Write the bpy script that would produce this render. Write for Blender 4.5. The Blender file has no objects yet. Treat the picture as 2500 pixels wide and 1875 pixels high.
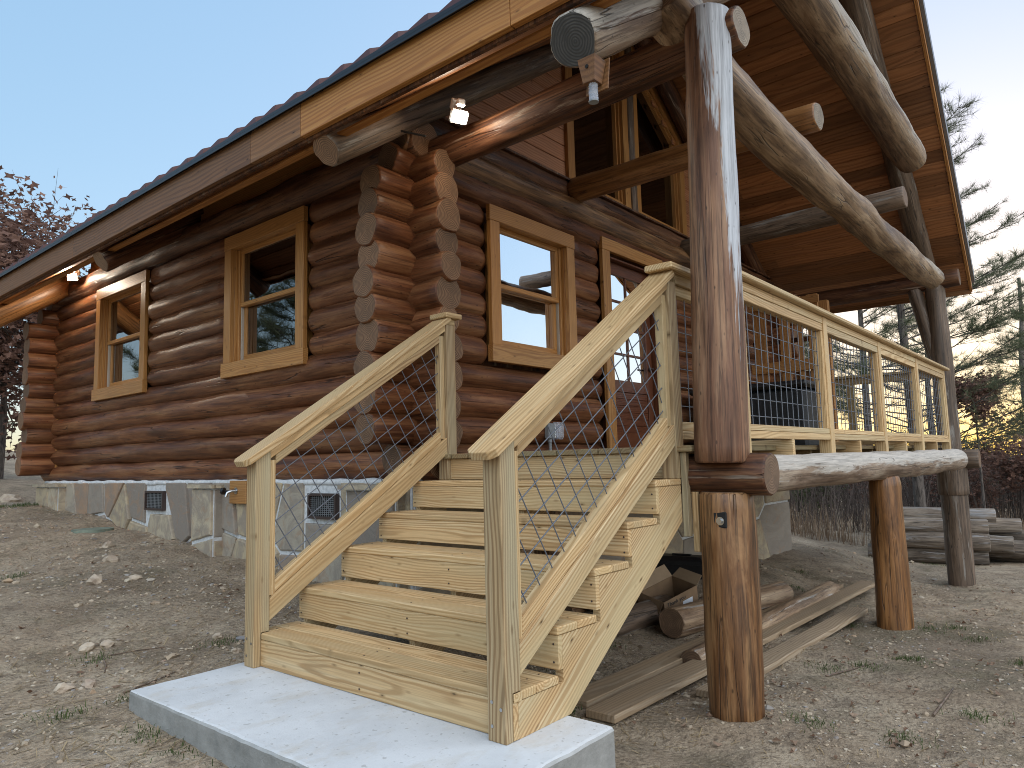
import bpy, bmesh, math, random
import numpy as np
from mathutils import Vector, Matrix, noise
R = math.radians
random.seed(7); rng = np.random.default_rng(7)
sc = bpy.context.scene
COL = sc.collection

# ------------------------------------------------------------------ camera, world, sun, exposure
def make_camera():
    cx, cy, cz, yaw, pitch, roll, f = CAMV
    fw = Vector((math.cos(yaw)*math.cos(pitch), math.sin(yaw)*math.cos(pitch), math.sin(pitch)))
    r = Vector((math.sin(yaw), -math.cos(yaw), 0)); u = r.cross(fw)
    r2 = r*math.cos(roll)+u*math.sin(roll); u2 = -r*math.sin(roll)+u*math.cos(roll)
    cam = bpy.data.cameras.new('camera'); o = bpy.data.objects.new('camera', cam); COL.objects.link(o)
    M = Matrix((r2, u2, -fw)).transposed().to_4x4(); M.translation = Vector((cx, cy, cz)); o.matrix_world = M
    cam.sensor_width = 36; cam.lens = f/2500*36; cam.clip_start = 0.05; cam.clip_end = 500
    sc.camera = o
CAMV = (-2.0822, -1.7624, 1.0159, 0.6931, 0.1071, -0.0260, 1749.15)
make_camera()

GLOW_AZ = 7.5    # the set sun: degrees from +X towards +Y
SUN_AZ = -112.0  # soft skylight from the open sky in front of the cabin
SUN_EL = 48.0
w = bpy.data.worlds.new('World'); sc.world = w; w.use_nodes = True
nt = w.node_tree; nt.nodes.clear()
sky = nt.nodes.new('ShaderNodeTexSky'); sky.sky_type = 'NISHITA'; sky.sun_disc = False
sky.sun_elevation = R(4.2); sky.sun_rotation = R(90-GLOW_AZ); sky.air_density = 1.0; sky.dust_density = 1.0; sky.ozone_density = 2.8
bg = nt.nodes.new('ShaderNodeBackground'); bg.inputs[1].default_value = 0.36
wo = nt.nodes.new('ShaderNodeOutputWorld')
gm = nt.nodes.new('ShaderNodeGamma'); gm.inputs[1].default_value = .28      # compresses the dusk sky's range as the phone's HDR did
hs = nt.nodes.new('ShaderNodeHueSaturation'); hs.inputs['Saturation'].default_value = 1.8
nt.links.new(sky.outputs[0], gm.inputs[0]); nt.links.new(gm.outputs[0], hs.inputs['Color']); tn = nt.nodes.new('ShaderNodeMix'); tn.data_type = 'RGBA'; tn.blend_type = 'MULTIPLY'; tn.inputs[0].default_value = 1; tn.inputs[7].default_value = (1.05, 1.015, 1.07, 1)
nt.links.new(hs.outputs[0], tn.inputs[6]); nt.links.new(tn.outputs[2], bg.inputs[0]); nt.links.new(bg.outputs[0], wo.inputs[0])
sl = bpy.data.lights.new('sun', 'SUN'); sl.energy = 1.5; sl.angle = R(100); sl.color = (1, .97, .94)
so = bpy.data.objects.new('sun', sl); COL.objects.link(so)
d = Vector((math.cos(R(SUN_AZ))*math.cos(R(SUN_EL)), math.sin(R(SUN_AZ))*math.cos(R(SUN_EL)), math.sin(R(SUN_EL))))
so.rotation_euler = d.to_track_quat('Z', 'Y').to_euler()
sc.view_settings.view_transform = 'Standard'; sc.view_settings.look = 'None'
sc.view_settings.exposure = 1.12; sc.view_settings.gamma = 1
try:
    sc.cycles.use_denoising = True; sc.cycles.max_bounces = 7; sc.cycles.transparent_max_bounces = 12
    sc.cycles.sample_clamp_indirect = 6; sc.cycles.filter_width = 1.0
except Exception: pass

# ------------------------------------------------------------------ material helpers
class NT:
    def __init__(s, name):
        s.m = bpy.data.materials.new(name); s.m.use_nodes = True; s.t = s.m.node_tree; s.t.nodes.clear()
        s.out = s.n('ShaderNodeOutputMaterial'); s.b = s.n('ShaderNodeBsdfPrincipled'); s.l(s.b.outputs[0], s.out.inputs[0])
    def n(s, k, **kw):
        x = s.t.nodes.new(k)
        for a, b in kw.items(): setattr(x, a, b)
        return x
    def l(s, a, b): s.t.links.new(a, b)
    def coord(s, rand=True, kind='Object'):
        tc = s.n('ShaderNodeTexCoord'); v = tc.outputs[kind]
        if rand:
            oi = s.n('ShaderNodeObjectInfo'); m = s.n('ShaderNodeMath', operation='MULTIPLY'); s.l(oi.outputs['Random'], m.inputs[0]); m.inputs[1].default_value = 37.0
            a = s.n('ShaderNodeVectorMath', operation='ADD'); s.l(v, a.inputs[0]); s.l(m.outputs[0], a.inputs[1]); v = a.outputs[0]
        return v
    def scale(s, v, sx, sy, sz):
        m = s.n('ShaderNodeVectorMath', operation='MULTIPLY'); s.l(v, m.inputs[0]); m.inputs[1].default_value = (sx, sy, sz); return m.outputs[0]
    def noise(s, v, scale=1, detail=3, rough=.55, dist=0):
        x = s.n('ShaderNodeTexNoise'); s.l(v, x.inputs['Vector']); x.inputs['Scale'].default_value = scale; x.inputs['Detail'].default_value = detail
        x.inputs['Roughness'].default_value = rough; x.inputs['Distortion'].default_value = dist; return x.outputs[0]
    def ramp(s, f, stops, interp='LINEAR'):
        x = s.n('ShaderNodeValToRGB'); s.l(f, x.inputs[0]); e = x.color_ramp; e.interpolation = interp
        while len(e.elements) < len(stops): e.elements.new(.5)
        for k, (p, c) in enumerate(stops):
            e.elements[k].position = p; e.elements[k].color = (*c, 1) if not isinstance(c, (int, float)) else (c, c, c, 1)
        return x.outputs[0]
    def mix(s, f, a, b, mode='MIX'):
        x = s.n('ShaderNodeMix', data_type='RGBA', blend_type=mode)
        for v, i in ((f, 0), (a, 6), (b, 7)):
            if hasattr(v, 'links') or hasattr(v, 'is_output'): s.l(v, x.inputs[i])
            elif i == 0: x.inputs[0].default_value = v
            else: x.inputs[i].default_value = (*v, 1)
        return x.outputs[2]
    def math(s, op, a, b=None, clamp=False):
        x = s.n('ShaderNodeMath', operation=op, use_clamp=clamp)
        for v, i in ((a, 0), (b, 1)):
            if v is None: continue
            if isinstance(v, (int, float)): x.inputs[i].default_value = v
            else: s.l(v, x.inputs[i])
        return x.outputs[0]
    def bump(s, h, strength=.5, dist=.004, prev=None):
        x = s.n('ShaderNodeBump'); x.inputs['Strength'].default_value = strength; x.inputs['Distance'].default_value = dist
        s.l(h, x.inputs['Height'])
        if prev is not None: s.l(prev, x.inputs['Normal'])
        return x.outputs[0]
    def fin(s, col, rough=.5, bump=None, spec=.5, metal=0):
        if isinstance(col, tuple): s.b.inputs['Base Color'].default_value = (*col, 1)
        else: s.l(col, s.b.inputs['Base Color'])
        if isinstance(rough, (int, float)): s.b.inputs['Roughness'].default_value = rough
        else: s.l(rough, s.b.inputs['Roughness'])
        s.b.inputs['Specular IOR Level'].default_value = spec; s.b.inputs['Metallic'].default_value = metal
        if bump is not None: s.l(bump, s.b.inputs['Normal'])
        return s.m

def log_mat(name, dark, mid, light, grey=0.0, rough=.42, greycol=(.42, .40, .38), var=.35, greydir=None, spec=.5, bias=0.0, strk=.75):
    t = NT(name); c0 = t.coord(); raw = t.coord(False)
    g1 = t.noise(t.scale(c0, 7, 7, .9), 1, 6, .68, .6)            # large patches
    col = t.ramp(g1, [(.36, dark), (.50, mid), (.64, light)])
    st = t.noise(t.scale(c0, 55, 55, 1.8), 1, 4, .75)              # fine streaks
    col = t.mix(t.math('MULTIPLY', t.ramp(st, [(.38, 1.0), (.52, 0.0)]), strk), col, tuple(x*.5 for x in dark))
    st2 = t.noise(t.scale(c0, 26, 26, 1.1), 1, 2, .6, .4)
    col = t.mix(t.ramp(st2, [(.52, 0.0), (.75, .45)]), col, tuple(min(1, x*1.5) for x in light))
    oi = t.n('ShaderNodeObjectInfo'); hv = t.n('ShaderNodeHueSaturation'); t.l(col, hv.inputs['Color'])
    mr = t.math('ADD', t.math('MULTIPLY', oi.outputs['Random'], var*2), 1-var); t.l(mr, hv.inputs['Value']); col = hv.outputs[0]
    gr = None
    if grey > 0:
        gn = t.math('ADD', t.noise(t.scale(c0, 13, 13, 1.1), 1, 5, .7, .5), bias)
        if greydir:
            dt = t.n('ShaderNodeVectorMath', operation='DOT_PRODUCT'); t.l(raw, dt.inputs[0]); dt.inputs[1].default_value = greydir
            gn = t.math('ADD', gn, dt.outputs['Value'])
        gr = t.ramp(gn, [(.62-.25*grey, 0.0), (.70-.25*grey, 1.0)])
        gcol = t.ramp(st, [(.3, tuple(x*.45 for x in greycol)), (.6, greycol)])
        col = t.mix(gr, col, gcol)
    # checks (long dark cracks) and knots
    cr = t.noise(t.scale(c0, 16, 16, .55), 1, 1.5, .4, .25)
    crk = t.ramp(t.math('ABSOLUTE', t.math('SUBTRACT', cr, .5)), [(.0, 1.0), (.012, .0)])
    gate = t.ramp(t.noise(t.scale(c0, 6, 6, 1.3), 1, 2), [(.48, 0.0), (.56, 1.0)])
    crk = t.math('MULTIPLY', crk, gate)
    vo = t.n('ShaderNodeTexVoronoi'); t.l(t.scale(c0, 4.2, 4.2, 1.9), vo.inputs['Vector']); vo.inputs['Randomness'].default_value = 1
    kn = t.ramp(vo.outputs['Distance'], [(.06, 1.0), (.13, 0.0)])
    col = t.mix(t.math('MULTIPLY', crk, .85), col, tuple(x*.15 for x in dark))
    col = t.mix(t.math('MULTIPLY', kn, .7), col, tuple(x*.35 for x in dark))
    h = t.math('SUBTRACT', t.math('MULTIPLY', st, .5), t.math('MULTIPLY', crk, 1.2))
    h = t.math('ADD', h, t.math('MULTIPLY', g1, .8))
    b = t.bump(h, .7, .006)
    rg = t.ramp(st2, [(.3, rough-.1), (.8, rough+.2)])
    return t.fin(col, rg, b, spec)

def end_mat(name, a, b2, crack=True):
    t = NT(name); c = t.coord(False)
    n1 = t.noise(t.coord(), 9, 3)
    nn = t.n('ShaderNodeVectorMath', operation='ADD'); t.l(c, nn.inputs[0])
    sc_ = t.n('ShaderNodeVectorMath', operation='SCALE'); cb = t.n('ShaderNodeCombineXYZ'); t.l(n1, cb.inputs[0]); t.l(n1, cb.inputs[1]); t.l(cb.outputs[0], sc_.inputs[0]); sc_.inputs['Scale'].default_value = .024
    t.l(sc_.outputs[0], nn.inputs[1])
    wv = t.n('ShaderNodeTexWave', wave_type='RINGS', rings_direction='Z'); t.l(nn.outputs[0], wv.inputs['Vector']); wv.inputs['Scale'].default_value = 23; wv.inputs['Distortion'].default_value = .8; wv.inputs['Detail'].default_value = 2; wv.inputs['Detail Scale'].default_value = 1.5
    col = t.mix(wv.outputs[0], a, b2)
    col = t.mix(t.ramp(t.noise(t.coord(), 12, 5, .7), [(.42, 0.0), (.62, .75)]), col, tuple(x*.45 for x in a))
    oi = t.n('ShaderNodeObjectInfo'); hv = t.n('ShaderNodeHueSaturation'); t.l(col, hv.inputs['Color']); t.l(t.math('ADD', t.math('MULTIPLY', oi.outputs['Random'], .5), .75), hv.inputs['Value'])
    return t.fin(hv.outputs[0], .7, t.bump(wv.outputs[0], .35, .002))

def board_mat(name, base, late, tint=None, rings=42, rough=.55, island=False, axis='X', knots=True, var=.2, spec=.35, contrast=1.0):
    """sawn lumber: grain runs along local X"""
    t = NT(name)
    tc = t.n('ShaderNodeTexCoord'); v = tc.outputs['Object']
    if axis == 'Y':
        s_ = t.n('ShaderNodeSeparateXYZ'); c_ = t.n('ShaderNodeCombineXYZ'); t.l(v, s_.inputs[0]); t.l(s_.outputs[1], c_.inputs[0]); t.l(s_.outputs[0], c_.inputs[1]); t.l(s_.outputs[2], c_.inputs[2]); v = c_.outputs[0]
    if island:
        rnd = t.n('ShaderNodeNewGeometry').outputs['Random Per Island']
    else:
        rnd = t.n('ShaderNodeObjectInfo').outputs['Random']
    wn = t.n('ShaderNodeTexWhiteNoise', noise_dimensions='1D'); t.l(rnd, wn.inputs['W'])
    off = t.n('ShaderNodeVectorMath', operation='MULTIPLY'); t.l(wn.outputs['Color'], off.inputs[0]); off.inputs[1].default_value = (30, .16, .10)
    add = t.n('ShaderNodeVectorMath', operation='ADD'); t.l(v, add.inputs[0]); t.l(off.outputs[0], add.inputs[1]); p = add.outputs[0]
    n1 = t.noise(t.scale(p, .9, 3, 3), 1, 2, .5); n2 = t.noise(t.scale(p, 1.6, 9, 9), 1, 2, .5)
    cb = t.n('ShaderNodeCombineXYZ'); t.l(t.math('MULTIPLY', t.math('SUBTRACT', n1, .5), .13), cb.inputs[1]); t.l(t.math('MULTIPLY', t.math('SUBTRACT', n2, .5), .05), cb.inputs[2])
    a2 = t.n('ShaderNodeVectorMath', operation='ADD'); t.l(p, a2.inputs[0]); t.l(cb.outputs[0], a2.inputs[1])
    flat = t.scale(a2.outputs[0], 0.0, 1, 1)
    wv = t.n('ShaderNodeTexWave', wave_type='RINGS', rings_direction='X'); t.l(flat, wv.inputs['Vector']); wv.inputs['Scale'].default_value = rings/2; wv.inputs['Distortion'].default_value = 0
    g = t.ramp(wv.outputs[0], [(.35, 0.0), (.85, 1.0)])
    fine = t.noise(t.scale(p, 3, 160, 160), 1, 2, .6)
    hb = t.ramp(t.noise(t.scale(p, .25, 13, 13), 1, 2, .5, .3), [(.44, 0.0), (.56, 1.0)])
    b2 = t.mix(t.math('MULTIPLY', hb, .75*contrast), base, tuple((base[0]*.93, base[1]*.80, base[2]*.66)))
    col = t.mix(t.math('MULTIPLY', g, .9*contrast), b2, late)
    col = t.mix(t.ramp(fine, [(.35, .35), (.6, 0.0)]), col, tuple(x*.55 for x in late))
    if tint:
        tn = t.noise(t.scale(p, .5, 5, 5), 1, 3, .5)
        col = t.mix(t.ramp(tn, [(.45, 0.0), (.7, .6)]), col, tint)
    if knots:
        vo = t.n('ShaderNodeTexVoronoi'); t.l(t.scale(p, 1.25, 3.6, .5), vo.inputs['Vector'])
        kd = vo.outputs['Distance']
        col = t.mix(t.ramp(kd, [(.06, .7), (.17, 0.0)]), col, tuple(x*.5 for x in late))
        col = t.mix(t.ramp(kd, [(.045, .92), (.065, 0.0)]), col, tuple(x*.16 for x in late))
    col = t.mix(t.math('MULTIPLY', wn.outputs['Value'], .35), col, tuple((base[0]*1.0*.9, base[1]*.80, base[2]*.62)))
    hv = t.n('ShaderNodeHueSaturation'); t.l(col, hv.inputs['Color']); t.l(t.math('ADD', t.math('MULTIPLY', rnd, var*2), 1-var), hv.inputs['Value'])
    dn = t.noise(t.scale(p, 2.5, 6, 6), 1, 4, .6)
    col = t.mix(t.ramp(dn, [(.55, 0.0), (.8, .35)]), hv.outputs[0], tuple(x*.45 for x in base))
    return t.fin(col, rough, t.bump(t.math('ADD', t.math('MULTIPLY', g, .6), fine), .35, .0015), spec)

def plain(name, col, rough=.5, metal=0, spec=.5, nscale=0, namp=.3, bump=0):
    t = NT(name)
    c = col
    if nscale:
        n = t.noise(t.coord(), nscale, 4, .6)
        c = t.mix(t.ramp(n, [(.3, 0.0), (.7, 1.0)]), tuple(x*(1-namp) for x in col), tuple(min(1, x*(1+namp)) for x in col))
        if bump: return t.fin(c, rough, t.bump(n, bump, .004), spec, metal)
    return t.fin(c, rough, None, spec, metal)

M = {}
M['log'] = log_mat('log_stained', (.060, .019, .008), (.145, .052, .021), (.225, .103, .045), rough=.42, var=.22, spec=.28, strk=.5)
M['log_end'] = end_mat('log_end_brown', (.255, .14, .072), (.085, .040, .020))
M['log_dark'] = log_mat('log_dark', (.035, .014, .008), (.095, .036, .016), (.18, .085, .040), rough=.5, var=.1, grey=.05, greycol=(.28, .21, .16), spec=.3)
M['log_weather_lit_top'] = log_mat('log_weathered_lit_top', (.085, .045, .024), (.20, .12, .065), (.34, .235, .145), grey=.28, rough=.55, greycol=(.41, .345, .275), var=.05, greydir=(-.7, 1.3, 0))  # weathered grey, plus pale highlights painted on the top and lit -Y side
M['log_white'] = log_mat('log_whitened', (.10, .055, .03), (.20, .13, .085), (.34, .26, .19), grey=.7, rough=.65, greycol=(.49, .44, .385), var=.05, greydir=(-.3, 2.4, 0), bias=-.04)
M['log_grey'] = log_mat('log_grey', (.07, .05, .036), (.17, .13, .098), (.28, .23, .18), grey=.3, rough=.8, greycol=(.33, .31, .30), var=.3)
M['log_greybrown'] = log_mat('log_greybrown', (.06, .038, .025), (.12, .078, .05), (.19, .13, .09), grey=.25, rough=.6, greycol=(.26, .23, .20), var=.05)
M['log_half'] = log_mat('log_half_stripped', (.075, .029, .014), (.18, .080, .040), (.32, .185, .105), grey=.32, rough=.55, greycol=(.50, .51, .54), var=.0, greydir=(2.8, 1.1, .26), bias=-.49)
M['log_amber'] = log_mat('log_amber', (.05, .022, .010), (.15, .066, .024), (.31, .17, .075), rough=.42, var=.05)
M['log_orange'] = log_mat('log_orange', (.10, .040, .012), (.21, .088, .026), (.33, .16, .055), rough=.4, var=.05)
M['log_honey'] = log_mat('log_honey', (.14, .058, .018), (.24, .105, .034), (.34, .17, .065), rough=.4, var=.05)
M['log_fresh'] = log_mat('log_fresh', (.15, .085, .045), (.27, .17, .10), (.42, .30, .19), grey=.2, rough=.6, greycol=(.5, .45, .4), var=.15)
M['end_dark'] = end_mat('log_end_dark', (.075, .07, .065), (.03, .028, .027))
M['end_pale'] = end_mat('log_end_pale', (.34, .27, .20), (.20, .15, .10))
M['end_tan'] = end_mat('log_end_tan', (.22, .13, .075), (.12, .07, .04))
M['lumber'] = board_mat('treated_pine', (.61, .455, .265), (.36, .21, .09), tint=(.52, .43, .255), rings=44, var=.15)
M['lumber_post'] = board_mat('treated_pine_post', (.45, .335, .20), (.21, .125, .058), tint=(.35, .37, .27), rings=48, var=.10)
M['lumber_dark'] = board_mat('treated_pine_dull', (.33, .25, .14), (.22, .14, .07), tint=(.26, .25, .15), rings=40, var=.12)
M['casing'] = board_mat('stained_casing', (.46, .235, .080), (.29, .125, .036), rings=40, var=.10, rough=.42, contrast=.8)
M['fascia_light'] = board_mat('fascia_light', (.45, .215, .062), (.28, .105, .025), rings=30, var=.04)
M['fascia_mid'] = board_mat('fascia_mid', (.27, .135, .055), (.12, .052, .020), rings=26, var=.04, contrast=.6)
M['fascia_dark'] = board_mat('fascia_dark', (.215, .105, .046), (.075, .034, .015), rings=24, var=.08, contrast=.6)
M['plank_old'] = board_mat('weathered_plank', (.36, .28, .20), (.23, .16, .10), rings=30, var=.10, rough=.75)
M['ceiling'] = board_mat('ceiling_boards', (.34, .15, .062), (.14, .052, .019), rings=26, island=True, axis='Y', var=.42, rough=.5, contrast=.55)
M['siding'] = board_mat('gable_siding', (.50, .25, .145), (.33, .135, .07), rings=26, island=True, var=.16, rough=.5)
M['door'] = board_mat('door_wood', (.15, .055, .028), (.085, .028, .014), rings=60, knots=False, var=.02, rough=.35)
M['screen'] = board_mat('tan_screen', (.42, .22, .085), (.28, .12, .04), rings=34, var=.08)
M['black'] = plain('black_plastic', (.012, .012, .014), .45, nscale=20, namp=.4)
M['tub'] = plain('tub_black', (.008, .010, .013), .55, nscale=6, namp=.3)
M['bronze'] = plain('bronze_metal', (.06, .04, .035), .5, .3)
M['vinyl'] = plain('jamb_grey', (.42, .38, .33), .5)
M['wire'] = plain('galvanised_wire', (.125, .135, .16), .5, .2)
M['steel'] = plain('steel', (.5, .5, .5), .3, 1)
M['greyplastic'] = plain('grey_plastic', (.2, .21, .22), .5)
M['whiteplastic'] = plain('white_plastic', (.7, .7, .7), .4)
M['flash'] = plain('black_flashing', (.012, .013, .016), .35, .2)
M['greyflash'] = plain('grey_flashing', (.16, .165, .18), .45, .2)
M['mesh_dark'] = plain('vent_dark', (.01, .01, .01), .9)
M['lid'] = plain('lid_green', (.17, .20, .155), .8, nscale=14, namp=.3)
M['card'] = plain('cardboard', (.20, .125, .07), .85, nscale=8, namp=.15)
M['card_in'] = plain('cardboard_inside', (.30, .21, .13), .85, nscale=8, namp=.12)
M['ink'] = plain('print_black', (.02, .02, .02), .8)
M['labelwhite'] = plain('label_white', (.6, .62, .66), .7)
M['rubber'] = plain('cable_black', (.02, .02, .02), .6)

def tile_mat():
    t = NT('red_roof_metal'); n = t.noise(t.coord(False), 6, 3)
    return t.fin(t.mix(n, (.055, .018, .018), (.11, .036, .032)), .45, None, .5)
M['tiles'] = tile_mat()

def concrete_mat():
    t = NT('concrete'); c = t.coord(False)
    n = t.noise(c, 3, 5, .6); f = t.noise(c, 120, 3, .7); sp = t.noise(c, 34, 2, .5)
    col = t.ramp(n, [(.3, (.47, .475, .48)), (.6, (.57, .575, .58))])
    col = t.mix(t.ramp(t.noise(t.scale(c, 3, 6, 3), 1, 4, .7), [(.52, 0.0), (.70, .5)]), col, (.44, .385, .31))
    col = t.mix(t.ramp(sp, [(.30, .55), (.36, 0.0)]), col, (.28, .27, .25))
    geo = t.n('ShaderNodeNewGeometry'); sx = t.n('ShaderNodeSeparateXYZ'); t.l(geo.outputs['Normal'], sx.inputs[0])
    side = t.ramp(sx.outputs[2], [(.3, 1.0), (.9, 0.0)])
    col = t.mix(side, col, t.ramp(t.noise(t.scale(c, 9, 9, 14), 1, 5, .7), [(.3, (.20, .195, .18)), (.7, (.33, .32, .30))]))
    h = t.math('ADD', f, t.math('MULTIPLY', sp, .8))
    return t.fin(col, .85, t.bump(h, .5, .004))
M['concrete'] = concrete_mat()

def stone_mat():
    t = NT('flagstone'); rnd = t.n('ShaderNodeNewGeometry').outputs['Random Per Island']
    c = t.coord(False)
    base = t.ramp(rnd, [(0, (.43, .34, .215)), (.2, (.50, .405, .27)), (.38, (.27, .23, .19)), (.55, (.46, .38, .265)), (.68, (.20, .165, .14)), (.80, (.33, .20, .12)), (.9, (.36, .31, .24))], 'CONSTANT')
    n = t.noise(t.scale(c, 1, 2.2, 2.2), 2.2, 6, .65, 1.2)
    col = t.mix(t.ramp(n, [(.42, 0.0), (.58, .7)]), base, (.20, .165, .14))
    col = t.mix(t.ramp(t.noise(c, 5, 4, .6, 2), [(.55, 0.0), (.66, .45)]), col, (.30, .16, .08))
    f = t.noise(c, 40, 4, .7)
    col = t.mix(t.math('MULTIPLY', f, .35), col, (.36, .31, .24))
    return t.fin(col, .8, t.bump(t.math('ADD', n, t.math('MULTIPLY', f, .3)), .6, .02))
M['stone'] = stone_mat()
M['mortar'] = plain('mortar', (.56, .565, .57), .9, nscale=30, namp=.2, bump=.6)

def ground_mat():
    t = NT('dirt'); c = t.coord(False, 'Object')
    big = t.noise(c, .35, 4, .6); mid = t.noise(c, 2.2, 5, .65, .5); fi = t.noise(c, 28, 5, .75); vf = t.noise(c, 110, 3, .7)
    col = t.ramp(mid, [(.30, (.25, .18, .12)), (.48, (.41, .315, .22)), (.70, (.54, .44, .32))])
    col = t.mix(t.ramp(big, [(.42, 0.0), (.62, .6)]), col, (.17, .135, .10))
    gp = t.noise(c, 1.3, 6, .75); col = t.mix(t.ramp(gp, [(.52, 0.0), (.64, .6)]), col, (.13, .115, .07)); col = t.mix(t.ramp(t.noise(c, 4.5, 6, .8, .5), [(.50, 0.0), (.66, .65)]), col, (.15, .115, .085))
    col = t.mix(t.ramp(fi, [(.36, .7), (.52, 0.0)]), col, (.12, .09, .065))
    col = t.mix(t.ramp(vf, [(.58, 0.0), (.68, .6)]), col, (.42, .35, .265))
    st = t.n('ShaderNodeTexVoronoi'); t.l(c, st.inputs['Vector']); st.inputs['Scale'].default_value = 42
    col = t.mix(t.ramp(st.outputs['Distance'], [(.12, .5), (.24, 0.0)]), col, (.45, .39, .31))
    h = t.math('ADD', t.math('MULTIPLY', fi, 1.0), t.math('MULTIPLY', vf, .5))
    h = t.math('SUBTRACT', h, t.math('MULTIPLY', st.outputs['Distance'], .5))
    return t.fin(col, .95, t.bump(h, 1.0, .022), .2)
M['dirt'] = ground_mat()

def glass_mat(name, refl, tint=(.30, .32, .33)):
    t = NT(name); t.t.nodes.remove(t.b)
    gl = t.n('ShaderNodeBsdfGlossy'); gl.inputs['Roughness'].default_value = .0; gl.inputs['Color'].default_value = (.95, .97, 1, 1)
    n = t.noise(t.coord(False), 3.5, 1); t.l(t.bump(n, .05, .02), gl.inputs['Normal'])
    tr = t.n('ShaderNodeBsdfTransparent'); tr.inputs['Color'].default_value = (*tint, 1)
    fr = t.n('ShaderNodeFresnel'); fr.inputs['IOR'].default_value = 1.6
    f = t.math('ADD', t.math('MULTIPLY', fr.outputs[0], 1.2), refl, True)
    mx = t.n('ShaderNodeMixShader'); t.l(f, mx.inputs[0]); t.l(tr.outputs[0], mx.inputs[1]); t.l(gl.outputs[0], mx.inputs[2]); t.l(mx.outputs[0], t.out.inputs[0])
    return t.m
M['glass'] = glass_mat('window_glass', .14)
M['glass_front'] = glass_mat('window_glass_front', .85)
M['glass_dark'] = glass_mat('window_glass_dark', .03, (.10, .10, .10))
def clear_mat():
    t = NT('clear_plastic'); t.b.inputs['Base Color'].default_value = (.8, .85, .95, 1); t.b.inputs['Roughness'].default_value = .15
    t.b.inputs['Transmission Weight'].default_value = .75; t.b.inputs['IOR'].default_value = 1.2; return t.m
M['clear'] = clear_mat()
def emit(name, col, s):
    t = NT(name); t.t.nodes.remove(t.b); e = t.n('ShaderNodeEmission'); e.inputs[0].default_value = (*col, 1); e.inputs[1].default_value = s; t.l(e.outputs[0], t.out.inputs[0]); return t.m
M['led'] = emit('led_lit', (1, .95, .82), 26)

def leaf_mat(name, a, b, rough=.7, trans=.25):
    t = NT(name); rnd = t.n('ShaderNodeNewGeometry').outputs['Random Per Island']
    col = t.ramp(rnd, [(0, a), (1, b)])
    t.fin(col, rough, None, .25)
    tr = t.n('ShaderNodeBsdfTranslucent'); t.l(col, tr.inputs[0]); mx = t.n('ShaderNodeMixShader'); mx.inputs[0].default_value = trans
    t.l(t.b.outputs[0], mx.inputs[1]); t.l(tr.outputs[0], mx.inputs[2]); t.l(mx.outputs[0], t.out.inputs[0]); return t.m
M['needles'] = leaf_mat('pine_needles', (.07, .085, .045), (.19, .205, .115))
M['russet'] = leaf_mat('russet_leaves', (.095, .048, .038), (.27, .155, .115))
M['green'] = leaf_mat('shrub_leaves', (.035, .05, .018), (.12, .13, .06))
M['grass'] = leaf_mat('grass_green', (.035, .06, .014), (.09, .12, .035))
M['straw'] = leaf_mat('straw', (.19, .13, .07), (.42, .32, .19))
M['drygrass'] = leaf_mat('dry_grass', (.13, .085, .055), (.33, .23, .15))
M['brush'] = leaf_mat('brush_twigs', (.045, .034, .028), (.17, .13, .11))
M['litter'] = leaf_mat('leaf_litter', (.12, .06, .035), (.34, .24, .17))
def bark_mat():
    t = NT('pine_bark'); c = t.coord()
    n = t.noise(t.scale(c, 18, 18, 4), 1, 4, .7, .6)
    return t.fin(t.ramp(n, [(.35, (.035, .028, .024)), (.65, (.17, .14, .12))]), .9, t.bump(n, 1, .03))
M['bark'] = bark_mat()
def rock_mat():
    t = NT('rock'); n = t.noise(t.coord(), 9, 5, .65)
    return t.fin(t.ramp(n, [(.3, (.27, .20, .15)), (.6, (.45, .37, .28))]), .85, t.bump(n, .8, .01))
M['rock'] = rock_mat()
def pebble_mat():
    t = NT('pebbles'); rnd = t.n('ShaderNodeNewGeometry').outputs['Random Per Island']
    col = t.ramp(rnd, [(0, (.40, .32, .23)), (.35, (.27, .20, .14)), (.6, (.44, .37, .28)), (.85, (.22, .21, .21)), (1, (.36, .25, .16))])
    return t.fin(col, .85, None, .2)
M['pebble'] = pebble_mat()

# ------------------------------------------------------------------ object helpers
def new_obj(name, verts, faces, mats, parent=None, smooth=None, fm=None, matrix=None):
    me = bpy.data.meshes.new(name); me.from_pydata([tuple(v) for v in verts], [], [tuple(f) for f in faces])
    for m in (mats if isinstance(mats, (list, tuple)) else [mats]): me.materials.append(M[m] if isinstance(m, str) else m)
    if fm is not None: me.polygons.foreach_set('material_index', list(fm))
    if smooth is not None: me.polygons.foreach_set('use_smooth', [bool(smooth)]*len(me.polygons) if isinstance(smooth, (bool, int)) else list(smooth))
    me.update()
    o = bpy.data.objects.new(name, me); COL.objects.link(o)
    place(o, matrix if matrix is not None else Matrix.Identity(4), parent)
    return o
WM = {}
def place(o, mw, parent=None):
    if parent is not None:
        o.parent = parent; o.matrix_local = WM[parent.name].inverted() @ mw
    else: o.matrix_world = mw
    WM[o.name] = mw.copy()
def tag(o, label=None, cat=None, group=None, kind=None):
    for k, v in (('label', label), ('category', cat), ('group', group), ('kind', kind)):
        if v: o[k] = v
    return o
def thing(name, loc, label, cat, group=None):
    o = bpy.data.objects.new(name, None); COL.objects.link(o); o.empty_display_size = .1
    place(o, Matrix.Translation(Vector(loc))); return tag(o, label, cat, group)

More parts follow.
